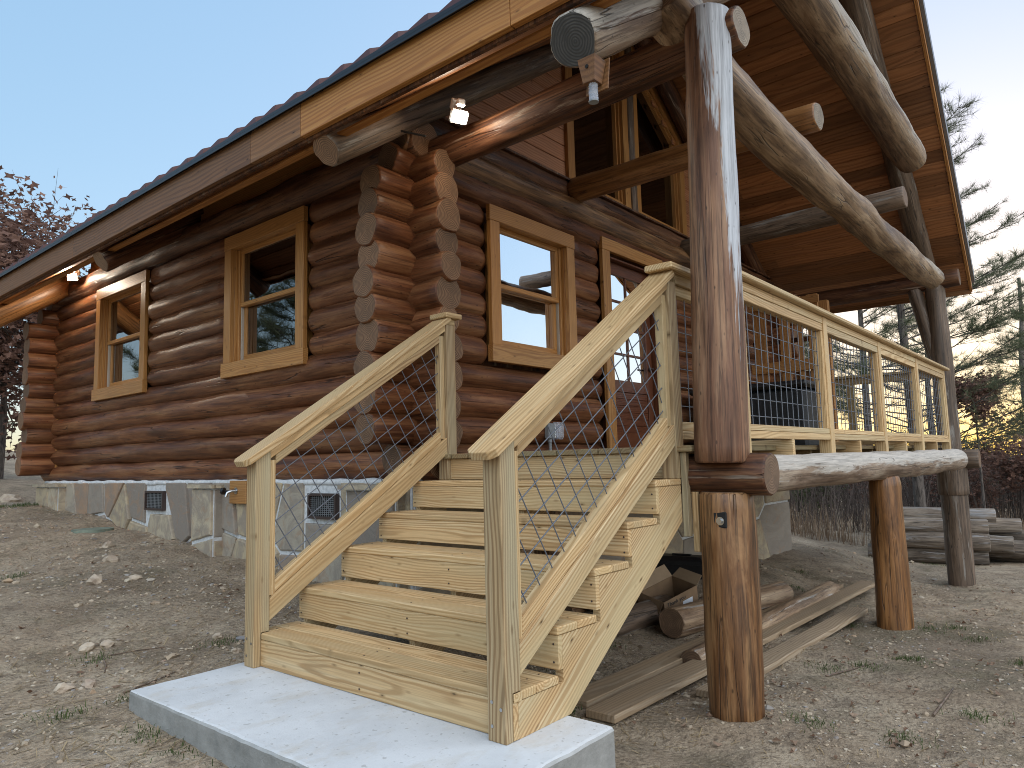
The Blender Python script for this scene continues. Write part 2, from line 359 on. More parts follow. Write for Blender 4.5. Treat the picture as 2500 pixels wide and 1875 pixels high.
class MB:
    """collects geometry for one mesh"""
    def __init__(s): s.v = []; s.f = []; s.m = []; s.s = []
    def add(s, V, F, m=0, sm=False):
        k = len(s.v); s.v += [tuple(x) for x in V]; s.f += [tuple(i+k for i in f) for f in F]; s.m += [m]*len(F); s.s += [sm]*len(F)
    def box(s, a, b, m=0, c=.0):
        x0, y0, z0 = (min(p, q) for p, q in zip(a, b)); x1, y1, z1 = (max(p, q) for p, q in zip(a, b))
        if c <= 0:
            V = [(x, y, z) for z in (z0, z1) for y in (y0, y1) for x in (x0, x1)]
            s.add(V, [(0, 2, 3, 1), (4, 5, 7, 6), (0, 1, 5, 4), (2, 6, 7, 3), (0, 4, 6, 2), (1, 3, 7, 5)], m); return
        # chamfered box: 24 verts
        c = min(c, (x1-x0)*.4, (y1-y0)*.4, (z1-z0)*.4)
        V = []; idx = {}
        for i, x in enumerate((x0, x1)):
            for j, y in enumerate((y0, y1)):
                for k, z in enumerate((z0, z1)):
                    sx, sy, sz = (c if i == 0 else -c), (c if j == 0 else -c), (c if k == 0 else -c)
                    idx[i, j, k, 0] = len(V); V.append((x, y+sy, z+sz))
                    idx[i, j, k, 1] = len(V); V.append((x+sx, y, z+sz))
                    idx[i, j, k, 2] = len(V); V.append((x+sx, y+sy, z))
        F = []
        for i in (0, 1):
            q = [idx[i, 0, 0, 0], idx[i, 1, 0, 0], idx[i, 1, 1, 0], idx[i, 0, 1, 0]]; F.append(q if i else q[::-1])
            q = [idx[0, i, 0, 1], idx[0, i, 1, 1], idx[1, i, 1, 1], idx[1, i, 0, 1]]; F.append(q if i else q[::-1])
            q = [idx[0, 0, i, 2], idx[1, 0, i, 2], idx[1, 1, i, 2], idx[0, 1, i, 2]]; F.append(q if i else q[::-1])
        for a_ in (0, 1):
            for b_ in (0, 1):
                F.append([idx[a_, b_, 0, 0], idx[a_, b_, 0, 1], idx[a_, b_, 1, 1], idx[a_, b_, 1, 0]])
                F.append([idx[a_, 0, b_, 0], idx[a_, 0, b_, 2], idx[a_, 1, b_, 2], idx[a_, 1, b_, 0]])
                F.append([idx[0, a_, b_, 1], idx[0, a_, b_, 2], idx[1, a_, b_, 2], idx[1, a_, b_, 1]])
        for i in (0, 1):
            for j in (0, 1):
                for k in (0, 1): F.append([idx[i, j, k, 0], idx[i, j, k, 1], idx[i, j, k, 2]])
        s.add(V, F, m)
    def tube(s, pts, rads, n=8, m=0, cap=True, mcap=None, sm=True):
        pts = [Vector(p) for p in pts]; k0 = len(s.v); V = []
        if isinstance(rads, (int, float)): rads = [rads]*len(pts)
        up = None
        for i, p in enumerate(pts):
            t = (pts[min(i+1, len(pts)-1)]-pts[max(i-1, 0)]).normalized()
            if up is None: up = t.orthogonal().normalized()
            up = (up-t*up.dot(t)).normalized(); sd = t.cross(up)
            for j in range(n):
                a = 2*math.pi*j/n; V.append(p+(up*math.cos(a)+sd*math.sin(a))*rads[i])
        F = [(i*n+j, i*n+(j+1) % n, (i+1)*n+(j+1) % n, (i+1)*n+j) for i in range(len(pts)-1) for j in range(n)]
        s.add(V, F, m, sm)
        if cap:
            s.add([V[j] for j in range(n)][::-1], [tuple(range(n))], m if mcap is None else mcap)
            s.add([V[(len(pts)-1)*n+j] for j in range(n)], [tuple(range(n))], m if mcap is None else mcap)
    def build(s, name, mats, parent=None, matrix=None, recalc=False):
        o = new_obj(name, s.v, s.f, mats, parent, s.s, s.m, matrix)
        if recalc:
            bm = bmesh.new(); bm.from_mesh(o.data); bmesh.ops.recalc_face_normals(bm, faces=bm.faces); bm.to_mesh(o.data); bm.free()
        return o

def axis_matrix(p0, p1, which='Z', up=None):
    p0, p1 = Vector(p0), Vector(p1); a = (p1-p0).normalized()
    up = Vector(up) if up is not None else (Vector((0, 0, 1)) if abs(a.z) < .9 else Vector((1, 0, 0)))
    if which == 'Z':
        x = up.cross(a).normalized(); y = a.cross(x); m = Matrix((x, y, a)).transposed()
    else:  # X along, Z ~ up
        y = up.cross(a).normalized(); z = a.cross(y); m = Matrix((a, y, z)).transposed()
    m = m.to_4x4(); m.translation = p0; return m

def log(name, p0, p1, r0, r1=None, mat='log', end='log_end', parent=None, seed=None, bend=(), n=24, rough=.012, world_axes=False, step=.09, point=0, flat=None, taper_ends=(0, 0)):
    """log from p0 to p1 ; bend = [(t, dx,dy,dz) world offsets]; taper_ends shaves the end into a blunt wedge"""
    p0, p1 = Vector(p0), Vector(p1); r1 = r0 if r1 is None else r1; L = (p1-p0).length
    mt = axis_matrix(p0, p1, 'Z') if not world_axes else Matrix.Translation(p0)
    inv = mt.inverted(); sd = (seed if seed is not None else random.random()*100)
    ns = max(3, int(L/step)); V = []; F = []; fm = []; sm = []
    knots = [(random.random()*L, random.random()*6.28, random.uniform(.4, 1)) for _ in range(int(L*1.2))]
    ts = [0, .012/L] + [(i+1)/(ns+1) for i in range(ns)] + [1-.012/L, 1]
    for ti, t in enumerate(ts):
        c = p0.lerp(p1, t)
        off = Vector((0, 0, 0))
        if bend:
            bb = [(0, 0, 0, 0)] + list(bend) + [(1, 0, 0, 0)] if bend[0][0] > 0 else list(bend)
            for q in range(len(bb)-1):
                if bb[q][0] <= t <= bb[q+1][0]:
                    f = (t-bb[q][0])/max(1e-6, bb[q+1][0]-bb[q][0]); f = f*f*(3-2*f)
                    off = Vector(bb[q][1:]).lerp(Vector(bb[q+1][1:]), f); break
        c = inv @ (c+off)
        r = r0+(r1-r0)*t
        r *= 1+.05*(noise.noise(Vector((sd, t*L*1.1, 0))))
        if ti in (0, len(ts)-1): r *= .93
        e = taper_ends[0] if t*L < taper_ends[0] else 0
        tf = 1.0
        if taper_ends[0] and t*L < taper_ends[0]: tf = .55+.45*math.sin(min(1, t*L/taper_ends[0])*math.pi/2)
        if taper_ends[1] and (1-t)*L < taper_ends[1]: tf = .55+.45*math.sin(min(1, (1-t)*L/taper_ends[1])*math.pi/2)
        for j in range(n):
            a = 2*math.pi*j/n
            q = noise.noise(Vector((math.cos(a)*1.3+sd, math.sin(a)*1.3, t*L*1.6)))*rough*1.3+noise.noise(Vector((math.cos(a)*4+sd, math.sin(a)*4, t*L*7)))*rough*.35
            for kz, ka, ks in knots:
                dd = ((t*L-kz)/.06)**2+((((a-ka+math.pi) % (2*math.pi))-math.pi)*r/.05)**2
                if dd < 4: q += math.exp(-dd)*.012*ks
            rr = (r+q)*tf
            V.append((c.x+rr*math.cos(a), c.y+rr*math.sin(a), c.z))
    m = len(ts)
    for i in range(m-1):
        for j in range(n): F.append((i*n+j, i*n+(j+1) % n, (i+1)*n+(j+1) % n, (i+1)*n+j)); fm.append(0); sm.append(True)
    # end caps with a ring so the wood rings shade well
    F.append(tuple(range(n))[::-1]); fm.append(1); sm.append(False)
    F.append(tuple((m-1)*n+j for j in range(n))); fm.append(1); sm.append(False)
    return new_obj(name, V, F, [mat, end], parent, sm, fm, mt)

def board(name, p0, p1, w, th, mat='lumber', parent=None, up=(0, 0, 1), c=.003, mats=None):
    """board whose length runs p0->p1 (centre line), width w across, thickness th along up"""
    L = (Vector(p1)-Vector(p0)).length; mb = MB(); mb.box((0, -w/2, -th/2), (L, w/2, th/2), 0, c)
    return mb.build(name, mats or [mat], parent, axis_matrix(p0, p1, 'X', up))
def bbox_board(name, a, b, mat='lumber', parent=None, c=.003, axis=None):
    """axis-aligned board from corner a to corner b, grain along its longest side, widest face = local XY"""
    a, b = Vector([min(p, q) for p, q in zip(a, b)]), Vector([max(p, q) for p, q in zip(a, b)])
    d = b-a; o = sorted(range(3), key=lambda i: -d[i]) if axis is None else [axis]+sorted([i for i in range(3) if i != axis], key=lambda i: -d[i])
    e = [Vector((1, 0, 0)), Vector((0, 1, 0)), Vector((0, 0, 1))]
    X, Y = e[o[0]], e[o[1]]; Z = X.cross(Y)
    mt = Matrix((X, Y, Z)).transposed().to_4x4(); ctr = (a+b)/2; mt.translation = ctr
    h = (d[o[0]]/2, d[o[1]]/2, d[o[2]]/2); mb = MB(); mb.box((-h[0], -h[1], -h[2]), h, 0, c)
    return mb.build(name, [mat], parent, mt)

def prism_xz(poly, y0, y1):
    """extrude polygon given in (x,z) from y0 to y1"""
    n = len(poly); V = [(x, y0, z) for x, z in poly]+[(x, y1, z) for x, z in poly]
    F = [tuple(range(n)), tuple(range(2*n-1, n-1, -1))]+[(i, i+n, (i+1) % n+n, (i+1) % n) for i in range(n)]
    return V, F

# ------------------------------------------------------------------ terrain
CP = np.array([(1.34, 9.36, .60), (1.34, 7.67, .52), (1.34, 6.57, .385), (1.34, 5.4, .31), (1.34, 4.2, .215), (1.34, 3.17, .11), (.6, 2.2, .0), (1.5, 2.1, -.05),
    (-.6, 1.9, -.09), (-.6, 1.0, -.10), (-.6, .2, -.13), (.3, -.3, -.24), (1.5, -.25, -.31), (3, .4, -.37), (4.5, .5, -.47), (4.8, -.2, -.52), (9.4, .0, -.86), (8.8, 2.1, -.40), (6, 2.05, -.28), (3, 2.1, -.10), (4.6, 1.75, -.15), (2.9, .9, -.34), (3.9, .9, -.38),
    (6.5, .3, -.55), (13, 1, -1.0), (19, 2, -1.0), (20, -10, -1.2), (5, -5, -.8), (1, -2.5, -.42), (-2.1, -1.8, -.36), (-3, 3, -.1), (-1, 5, .15), (-6, 10, .5), (1, 14, .95), (-4, 18, 1.15), (2, 22, 1.45), (6, 30, 1.9), (-14, 20, 1.2),
    (-15, 0, -.3), (-10, -15, -.8), (20, 12, -.7), (9, 6, -.2), (9, 10, .3), (12, 22, .9), (30, 0, -1.0), (30, 20, -.5), (40, -20, -1.2), (45, 45, 1.5), (-40, 45, 2.2), (-40, -40, -1), (50, 5, -.6), (2.0, .3, -.34)])
def H(x, y):
    x = np.asarray(x, float); y = np.asarray(y, float)
    d2 = (x[..., None]-CP[:, 0])**2+(y[..., None]-CP[:, 1])**2
    wgt = 1/(d2+.15)**1.7
    z = (wgt*CP[:, 2]).sum(-1)/wgt.sum(-1)
    for px, py, r_, a_ in ((1.51, -.2, .30, .035), (4.86, -.2, .30, .04), (9.48, -.03, .4, .06), (-.95, 1.2, .5, -.02)):
        z = z+a_*np.exp(-((x-px)**2+(y-py)**2)/(r_*r_))
    return z
def h1(x, y): return float(H(x, y))
def gz(x, y):
    return h1(x, y)+.028*noise.noise(Vector((x*1.7, y*1.7, 0)))+.014*noise.noise(Vector((x*5, y*5, 3)))+.008*noise.noise(Vector((x*13, y*13, 6)))
def axis_pts(lo, a, b, hi, fine, coarse_n):
    g = list(np.arange(a, b, fine)); k = np.linspace(0, 1, coarse_n)**2
    return np.array(sorted(set([round(float(a-(a-lo)*q), 4) for q in k[1:]]+[round(float(x), 4) for x in g]+[round(float(b+(hi-b)*q), 4) for q in k])))
def build_ground():
    xs = axis_pts(-70, -2.6, 11, 120, .05, 26); ys = axis_pts(-70, -2.0, 9.6, 120, .05, 26)
    X, Y = np.meshgrid(xs, ys, indexing='ij'); Z = np.empty_like(X)
    for i in range(len(xs)): Z[i] = H(X[i], Y[i])
    nx, ny = X.shape
    V = []
    for i in range(nx):
        for j in range(ny):
            x, y = X[i, j], Y[i, j]
            z = Z[i, j]+.028*noise.noise(Vector((x*1.7, y*1.7, 0)))+.014*noise.noise(Vector((x*5, y*5, 3)))+.008*noise.noise(Vector((x*13, y*13, 6)))
            if -.58 < x < .345 and -.21 < y < 1.86: z = min(z, -.06)
            V.append((x, y, z))
    F = [(i*ny+j, (i+1)*ny+j, (i+1)*ny+j+1, i*ny+j+1) for i in range(nx-1) for j in range(ny-1)]
    o = new_obj('ground', V, F, 'dirt', None, True); o['kind'] = 'structure'
build_ground()

# ------------------------------------------------------------------ concrete pad
def build_pad():
    x0, x1, y0, y1, r = -.58, .345, -.215, 1.86, .018
    pts = []
    for cx, cy, a0 in ((x1-r, y0+r, -90), (x1-r, y1-r, 0), (x0+r, y1-r, 90), (x0+r, y0+r, 180)):
        for k in range(5): a = R(a0+k*22.5); pts.append((cx+r*math.cos(a), cy+r*math.sin(a)))
    # subdivide edges for an irregular rim
    P = []
    for i in range(len(pts)):
        a, b = pts[i], pts[(i+1) % len(pts)]; L = math.dist(a, b); k = max(1, int(L/.04))
        for q in range(k): P.append((a[0]+(b[0]-a[0])*q/k, a[1]+(b[1]-a[1])*q/k))
    n = len(P); cx, cy = (x0+x1)/2, (y0+y1)/2; V = []; F = []
    for lv, (ins, z) in enumerate(((.0, -.45), (.0, -.012), (.006, -.003), (.02, 0))):
        for x, y in P:
            dx, dy = cx-x, cy-y; q = 1.0/max(abs(dx)/(x1-x0), abs(dy)/(y1-y0), 1e-6)*.5
            ir = (.006*noise.noise(Vector((x*9, y*9, z*3)))+.003*noise.noise(Vector((x*40, y*40, 2)))) if lv < 3 else 0
            L = math.hypot(dx, dy); V.append((x+dx/L*(ins+ir), y+dy/L*(ins+ir), z-(.003*abs(noise.noise(Vector((x*30, y*30, 5)))) if lv == 1 else 0)))
    for lv in range(3):
        for i in range(n): F.append((lv*n+i, lv*n+(i+1) % n, (lv+1)*n+(i+1) % n, (lv+1)*n+i))
    F.append(tuple(3*n+i for i in range(n)))
    o = new_obj('concrete_pad', V, F, 'concrete'); tag(o, 'pale grey concrete landing pad under the foot of the wooden stairs', 'concrete pad')
build_pad()

# ------------------------------------------------------------------ cabin
cabin = thing('log_cabin', (5.2, 5.5, .4), 'brown log cabin on a stone foundation with a covered porch and red metal roof', 'cabin')
LC = 1.475; FC = 2.12     # centre planes of the left (x) and front (y) log walls
LZ = [1.01, 1.215, 1.42, 1.62, 1.825, 2.025, 2.215, 2.405, 2.59, 2.78, 2.98, 3.17]      # left wall courses
FZ = [1.05, 1.263, 1.477, 1.69, 1.905, 2.10, 2.276, 2.467, 2.66, 2.85, 3.03]
def seg(lo, hi, holes):
    out = []; a = lo
    for h0, h1_ in sorted(holes):
        if h0 > a: out.append((a, h0))
        a = h1_
    if hi > a: out.append((a, hi))
    return out
# left wall windows (outer casing boxes: y0,y1,z0,z1) and front wall openings (x0,x1,z0,z1)
LW = [(3.32, 4.635, 1.86, 3.22), (6.34, 7.73, 1.87, 3.25)]
FW = [(2.19, 3.40, 1.815, 3.12), (3.89, 5.15, .95, 3.23)]
for i, z in enumerate(LZ):
    holes = [(a+.03, b-.03) for a, b, z0, z1 in LW if z0+.02 < z < z1-.02]
    end = 1.735+random.uniform(-.025, .025)
    if i >= 10: end += .02
    r = .116+random.uniform(-.007, .013)
    if i == 0: end = 1.86
    for a, b in seg(end, 9.55 if i == 0 else 9.5, holes):
        te = (.07 if (a > 2) else 0, .07 if b < 9 else 0)
        log('wall_log', (LC, a, z), (LC, b, z), r*(.97 if i % 2 else 1.03), r*(1.03 if i % 2 else .97), parent=cabin, taper_ends=te, n=20)
for i, z in enumerate(FZ):
    holes = [(a+.03, b-.03) for a, b, z0, z1 in FW if z0+.02 < z < z1-.0]
    st = 1.03+random.uniform(-.03, .025)
    if i >= 9: st += .02*(i-8)
    if i == 0: st = 1.25
    r = .116+random.uniform(-.006, .013)
    for a, b in seg(st, 8.95, holes):
        te = (.07 if a > 2 else 0, .07 if b < 8 else 0)
        log('wall_log', (a, FC, z), (b, FC, z), r, r*.97, parent=cabin, taper_ends=te, n=20)
# heavier top logs
log('wall_log', (1.22, FC-.01, 3.235), (8.9, FC-.01, 3.235), .115, parent=cabin, rough=.02)
log('wall_log', (1.30, FC-.02, 3.41), (8.9, FC-.02, 3.41), .128, .135, mat='log_amber', parent=cabin, rough=.014)
log('wall_log', (1.55, FC+.03, 3.60), (8.9, FC+.03, 3.60), .13, .125, mat='log_dark', parent=cabin, rough=.016)
log('plate_log', (LC-.01, 1.95, 3.40), (LC-.01, 9.5, 3.43), .155, .15, mat='log_dark', parent=cabin, rough=.016)
# back and right walls (plain courses), with back-wall log ends showing at the far corner
for i in range(12):
    z = 1.11+i*.2
    log('wall_log', (1.04+random.uniform(-.03, .03)+(max(0, i-9)*.12), 9.24, z), (8.9, 9.24, z), .125, parent=cabin, n=14, step=.3)
for i in range(5):
    log('wall_log', (8.85, 1.7, 1.25+i*.48), (8.85, 9.4, 1.25+i*.48), .26, parent=cabin, n=12, step=.5)
# pale chinking strip at the far inner corner
mb = MB(); mb.box((1.40, 9.10, .95), (1.44, 9.13, 3.25)); mb.build('corner_caulk', ['casing'], cabin)
# inner wall sheets behind the logs (open at the windows and the door)
def inner(plane, u0, u1, zt, holes):
    mb = MB(); us = sorted({u0, u1} | {h[0] for h in holes} | {h[1] for h in holes})
    for a, b in zip(us[:-1], us[1:]):
        hh = [h for h in holes if h[0] <= a and b <= h[1]]; zs = [(.92, zt)] if not hh else [(.92, hh[0][2]), (hh[0][3], zt)]
        for z0, z1 in zs:
            if z1-z0 < .01: continue
            if plane == 'L': mb.box((1.50, a, z0), (1.53, b, z1))
            else: mb.box((a, 2.13, z0), (b, 2.16, z1))
    mb.build('inner_wall', ['log_dark'], cabin)
inner('L', 2.0, 9.3, 3.55, [(a+.10, b-.10, z0+.12, z1-.11) for a, b, z0, z1 in LW]); inner('F', 1.45, 8.9, 3.65, [(FW[0][0]+.10, FW[0][1]-.10, FW[0][2]+.12, FW[0][3]-.11), (FW[1][0]+.14, FW[1][1]-.14, 1.06, 3.08)])
# dark interior floor
mb = MB(); mb.box((1.6, 2.3, 1.0), (8.7, 9.1, 1.04)); mb.build('interior_floor', ['door'], cabin)

# foundation: mortar backing + flagstones (Voronoi cells)
def clip(poly, px, py, nx, ny):
    out = []
    for i in range(len(poly)):
        a, b = poly[i], poly[(i+1) % len(poly)]
        da = (a[0]-px)*nx+(a[1]-py)*ny; db = (b[0]-px)*nx+(b[1]-py)*ny
        if da <= 0: out.append(a)
        if (da < 0) != (db < 0) and da != db:
            t = da/(da-db); out.append((a[0]+(b[0]-a[0])*t, a[1]+(b[1]-a[1])*t))
    return out
def stones(u0, u1, z0, z1, holes, to3, sx=.42, sz=.40, gap=.016, th=.035, extra=()):
    """returns MB of stones in (u,z) plane; to3(u,z,d) maps to 3D"""
    rs = random.Random(hash((u0, u1)) & 255)
    nu = max(1, int((u1-u0)/sx)); nz = max(1, round((z1-z0)/sz)); pts = []
    for i in range(nu):
        for j in range(nz):
            pts.append((u0+(i+.5+rs.uniform(-.38, .38))*(u1-u0)/nu, z0+(j+.5+rs.uniform(-.36, .36))*(z1-z0)/nz))
    pts += list(extra)
    pts = [(p[0], (h[2]-.10 if k % 2 else h[3]+.07)) if (h := next((h for h in holes if h[0] < p[0] < h[1] and h[2] < p[1] < h[3]), None)) else p for k, p in enumerate(pts)]
    mb = MB()
    for i, p in enumerate(pts):
        if any(h[0] < p[0] < h[1] and h[2] < p[1] < h[3] for h in holes): continue
        poly = [(u0, z0), (u1, z0), (u1, z1), (u0, z1)]
        for j, q in enumerate(pts):
            if i == j: continue
            mx, my = (p[0]+q[0])/2, (p[1]+q[1])/2; dx, dy = q[0]-p[0], q[1]-p[1]; L = math.hypot(dx, dy)
            if L > 2: continue
            poly = clip(poly, mx-dx/L*gap, my-dy/L*gap, dx/L, dy/L)
            if len(poly) < 3: break
        for h in holes:
            if len(poly) < 3: break
            # cut away on the side nearest
            c = (sum(a[0] for a in poly)/len(poly), sum(a[1] for a in poly)/len(poly))
            du = max(h[0]-c[0], c[0]-h[1]); dz = max(h[2]-c[1], c[1]-h[3])
            if du > dz: poly = clip(poly, h[0]-.01, 0, 1, 0) if c[0] < h[0] else clip(poly, h[1]+.01, 0, -1, 0)
            else: poly = clip(poly, 0, h[2]-.01, 0, 1) if c[1] < h[2] else clip(poly, 0, h[3]+.01, 0, -1)
        if len(poly) < 3: continue
        # roughen outline
        P = []
        for a in range(len(poly)):
            A, B = poly[a], poly[(a+1) % len(poly)]; L = math.dist(A, B); k = max(1, int(L/.05))
            for q in range(k): P.append((A[0]+(B[0]-A[0])*q/k, A[1]+(B[1]-A[1])*q/k))
        c = (sum(a[0] for a in P)/len(P), sum(a[1] for a in P)/len(P))
        if len(P) < 3 or max(math.dist(c, a) for a in P) < .03: continue
        tt = th*rs.uniform(.5, 1.1); tilt = rs.uniform(-.04, .04); n = len(P); V = []
        for lv, (ins, dep) in enumerate(((0, 0), (.004, .75), (.014, 1.0))):
            for a in P:
                L = math.dist(c, a)+1e-6; w_ = .004*noise.noise(Vector((a[0]*22, a[1]*22, i)))
                f = max(0, 1-(ins+w_)/L); V.append(to3(c[0]+(a[0]-c[0])*f, c[1]+(a[1]-c[1])*f, dep*(tt+tilt*(a[0]-c[0]))))
        F = [(l*n+a, l*n+(a+1) % n, (l+1)*n+(a+1) % n, (l+1)*n+a) for l in range(2) for a in range(n)]+[tuple(2*n+a for a in range(n))]
        mb.add(V, F, 0)
    return mb
VENTS = [(5.80, 6.22, .60, .80), (2.88, 3.25, .60, .80)]
mb = MB(); mb.box((1.375, 2.02, -.3), (1.6, 9.38, .905)); found = mb.build('stone_foundation', ['mortar'], cabin)
st = stones(2.05, 9.38, -.1, .885, [(a-.03, b+.03, z0-.03, z1+.03) for a, b, z0, z1 in VENTS], lambda u, z, d: (1.376-d, u, z), .40, .40)
st.build('flagstone_facing', ['stone'], found, recalc=True)
mb = MB(); mb.box((1.36, 2.03, -.9), (8.85, 2.06, .905)); mb.box((1.38, 2.061, -.9), (8.80, 2.3, .90)); ff = mb.build('stone_foundation', ['mortar'], cabin)
st = stones(1.40, 8.83, -.55, .895, [], lambda u, z, d: (u, 2.029-d, z), .85, .75); st.build('flagstone_facing', ['stone'], ff, recalc=True)
mb = MB(); mb.box((8.6, 2.31, -.9), (8.85, 9.3, .9)); mb.build('stone_foundation', ['mortar'], cabin)
# mortar beads running under the sill log
def bead(y0, y1, z):
    mb = MB(); pts = []; rr = []
    y = y0
    while y < y1:
        pts.append((1.385, y, z+.012*noise.noise(Vector((y*3, 0, 0))))); rr.append(.026+.014*noise.noise(Vector((y*5, 2, 0)))); y += .07
    mb.tube(pts, rr, 8); mb.build('mortar_bead', ['mortar'], cabin)
bead(2.05, 9.35, .885)
# stone piers with flat caps
for y0, y1 in ((8.55, 9.35), (4.62, 5.02), (2.10, 2.66)):
    mb = MB(); mb.box((1.27, y0, -.25), (1.372, y1, .835)); pr = mb.build('stone_pier', ['mortar'], cabin)
    a = stones(y0+.01, y1-.01, -.1 if y0 < 8 else .3, .825, [], lambda u, z, d: (1.269-d, u, z), .5 if y0 < 8 else .3, .6, th=.02)
    b = stones(1.275, 1.37, -.1 if y0 < 8 else .3, .825, [], lambda u, z, d: (u, y0-.001-d, z), .12, .5, th=.015)
    a.add(b.v, b.f, 0); a.build('pier_facing', ['stone'], pr, recalc=True)
    mb = MB(); V = []; P = []
    for k in range(28):
        t = k/28*4; s_ = int(t); f = t-s_; c4 = [(1.225, y0-.04), (1.39, y0-.04), (1.39, y1+.04), (1.225, y1+.04)]
        A, B = c4[s_], c4[(s_+1) % 4]; P.append((A[0]+(B[0]-A[0])*f+.012*noise.noise(Vector((k*1.7, y0, 0))), A[1]+(B[1]-A[1])*f+.012*noise.noise(Vector((k*1.7, y0, 5)))))
    V = [(x, y, .838) for x, y in P]+[(x, y, .872+.01*noise.noise(Vector((x*9, y*9, 1)))) for x, y in P]
    mb.add(V, [tuple(range(28))[::-1], tuple(range(28, 56))]+[(i, (i+1) % 28, (i+1) % 28+28, i+28) for i in range(28)])
    mb.build('pier_cap', ['stone'], pr, recalc=True)
# foundation vents
for a, b, z0, z1 in VENTS:
    mb = MB(); x = 1.335
    for p, q in (((x, a, z0), (x+.05, a+.02, z1)), ((x, b-.02, z0), (x+.05, b, z1)), ((x, a+.02, z0), (x+.05, b-.02, z0+.02)), ((x, a+.02, z1-.02), (x+.05, b-.02, z1))): mb.box(p, q)
    ve = mb.build('vent', ['bronze'], cabin)
    mb = MB(); mb.box((x+.035, a+.021, z0+.021), (x+.039, b-.021, z1-.021)); mb.build('vent_back', ['mesh_dark'], ve)
    mb = MB(); k = 12
    for i in range(1, k): yy = a+.02+(b-a-.04)*i/k; mb.box((x+.012, yy-.0016, z0+.02), (x+.015, yy+.0016, z1-.02))
    for i in range(1, 10): zz = z0+.02+(z1-z0-.04)*i/10; mb.box((x+.0155, a+.02, zz-.0016), (x+.018, b-.02, zz+.0016))
    mb.build('grille', ['greyplastic'], ve)

# windows -----------------------------------------------------------
def window(wall, u0, u1, z0, z1, face, glass='glass', side=.125, head=.13, sill=.14, ds=(1, 0)):
    """wall 'L': u=y, outward -x ; wall 'F': u=x, outward -y. face = coordinate of casing front plane"""
    if wall == 'L': T = lambda u, d, z: (face+d, u, z)
    else: T = lambda u, d, z: (u, face+d, z)
    def bx(name, u_0, u_1, d0, d1, z_0, z_1, mat, par): return bbox_board(name, T(u_0, d0, z_0), T(u_1, d1, z_1), mat, par, .003)
    win = bx('window', u0, u1, 0, .045, z1-head, z1, 'casing', cabin)
    bx('casing', u0+.006, u0+side, .002, .045, z0+sill, z1-head-.002, 'casing', win)
    bx('casing', u1-side, u1-.006, .002, .045, z0+sill, z1-head-.002, 'casing', win)
    bx('sill', u0-.01, u1+.01, -.012, .045, z0, z0+sill-.002, 'casing', win)
    # deep reveal
    a, b, c, e = u0+side, u1-side, z0+sill, z1-head
    bx('frame', a-.02, a, .046, .20, c-.02, e+.02, 'casing', win); bx('frame', b, b+.02, .046, .20, c-.02, e+.02, 'casing', win)
    bx('frame', a, b, .046, .20, e, e+.02, 'casing', win); bx('frame', a, b, .046, .20, c-.02, c, 'casing', win)
    bx('jamb_liner', a+.001, a+.03, .075, .10, c+.001, e-.001, 'casing', win); bx('jamb_liner', b-.03, b-.001, .075, .10, c+.001, e-.001, 'casing', win)
    a += .035; b -= .035; mid = (c+e)/2+.01
    bx('jamb_liner', a-.012, a-.002, .10, .16, c, e, 'vinyl', win); bx('jamb_liner', b+.002, b+.012, .10, .16, c, e, 'vinyl', win)
    for nm, zz0, zz1, dd, lo, hi in (('upper_sash', mid-.02, e, .085, .04, .045), ('lower_sash', c, mid+.012, .125, .075, .03)):
        s_ = bx(nm, a, b, dd, dd+.035, zz1-hi, zz1, 'casing', win)
        bx('sash_rail', a, b, dd, dd+.035, zz0, zz0+lo, 'casing', s_)
        bx('sash_stile', a, a+.04, dd+.001, dd+.034, zz0+lo, zz1-hi, 'casing', s_); bx('sash_stile', b-.04, b, dd+.001, dd+.034, zz0+lo, zz1-hi, 'casing', s_)
        mb = MB(); p = T(a+.04, dd+.017, zz0+lo); q = T(b-.04, dd+.021, zz1-hi); mb.box(p, q); mb.build('pane', [glass], s_)
    return win
for u0, u1, z0, z1 in LW: window('L', u0, u1, z0, z1, 1.335)
window('F', *FW[0], 1.975, glass='glass_front')

# door ---------------------------------------------------------------
dx0, dx1 = 3.89, 5.15
door_frame = bbox_board('door_frame', (dx0, 1.975, 3.11), (dx1, 2.02, 3.235), 'casing', cabin)
bbox_board('casing', (dx0, 1.977, 1.06), (dx0+.14, 2.02, 3.108), 'casing', door_frame); bbox_board('casing', (dx1-.14, 1.977, 1.06), (dx1, 2.02, 3.108), 'casing', door_frame)
bbox_board('jamb', (dx0+.12, 2.021, 1.06), (dx0+.14, 2.2, 3.12), 'door', door_frame); bbox_board('jamb', (dx1-.14, 2.021, 1.06), (dx1-.12, 2.2, 3.12), 'door', door_frame)
bbox_board('jamb', (dx0+.141, 2.021, 3.06), (dx1-.141, 2.2, 3.08), 'door', door_frame)
a, b, z0, z1, y = dx0+.15, dx1-.15, 1.08, 3.055, 2.09
door = bbox_board('door', (a, y, z1-.12), (b, y+.045, z1), 'door', cabin)
bbox_board('door_stile', (a, y, z0), (a+.11, y+.045, z1-.121), 'door', door); bbox_board('door_stile', (b-.11, y, z0), (b, y+.045, z1-.121), 'door', door)
bbox_board('door_rail', (a+.111, y, z0), (b-.111, y+.045, z0+.2), 'door', door); bbox_board('door_rail', (a+.111, y, 1.70), (b-.111, y+.045, 1.82), 'door', door)
mb = MB()
for k in range(6): mb.box((a+.112, y+.012, z0+.2+k*.07), (b-.112, y+.028+.004*(k % 2), z0+.268+k*.07), 0, .003)
mb.build('door_panel', ['door'], door)
mb = MB(); wd = (b-a-.222)
for k in range(3):
    for j in range(3): pass
mb.box((a+.111+wd*.5-.012, y+.008, 1.82), (a+.111+wd*.5+.012, y+.037, z1-.121))
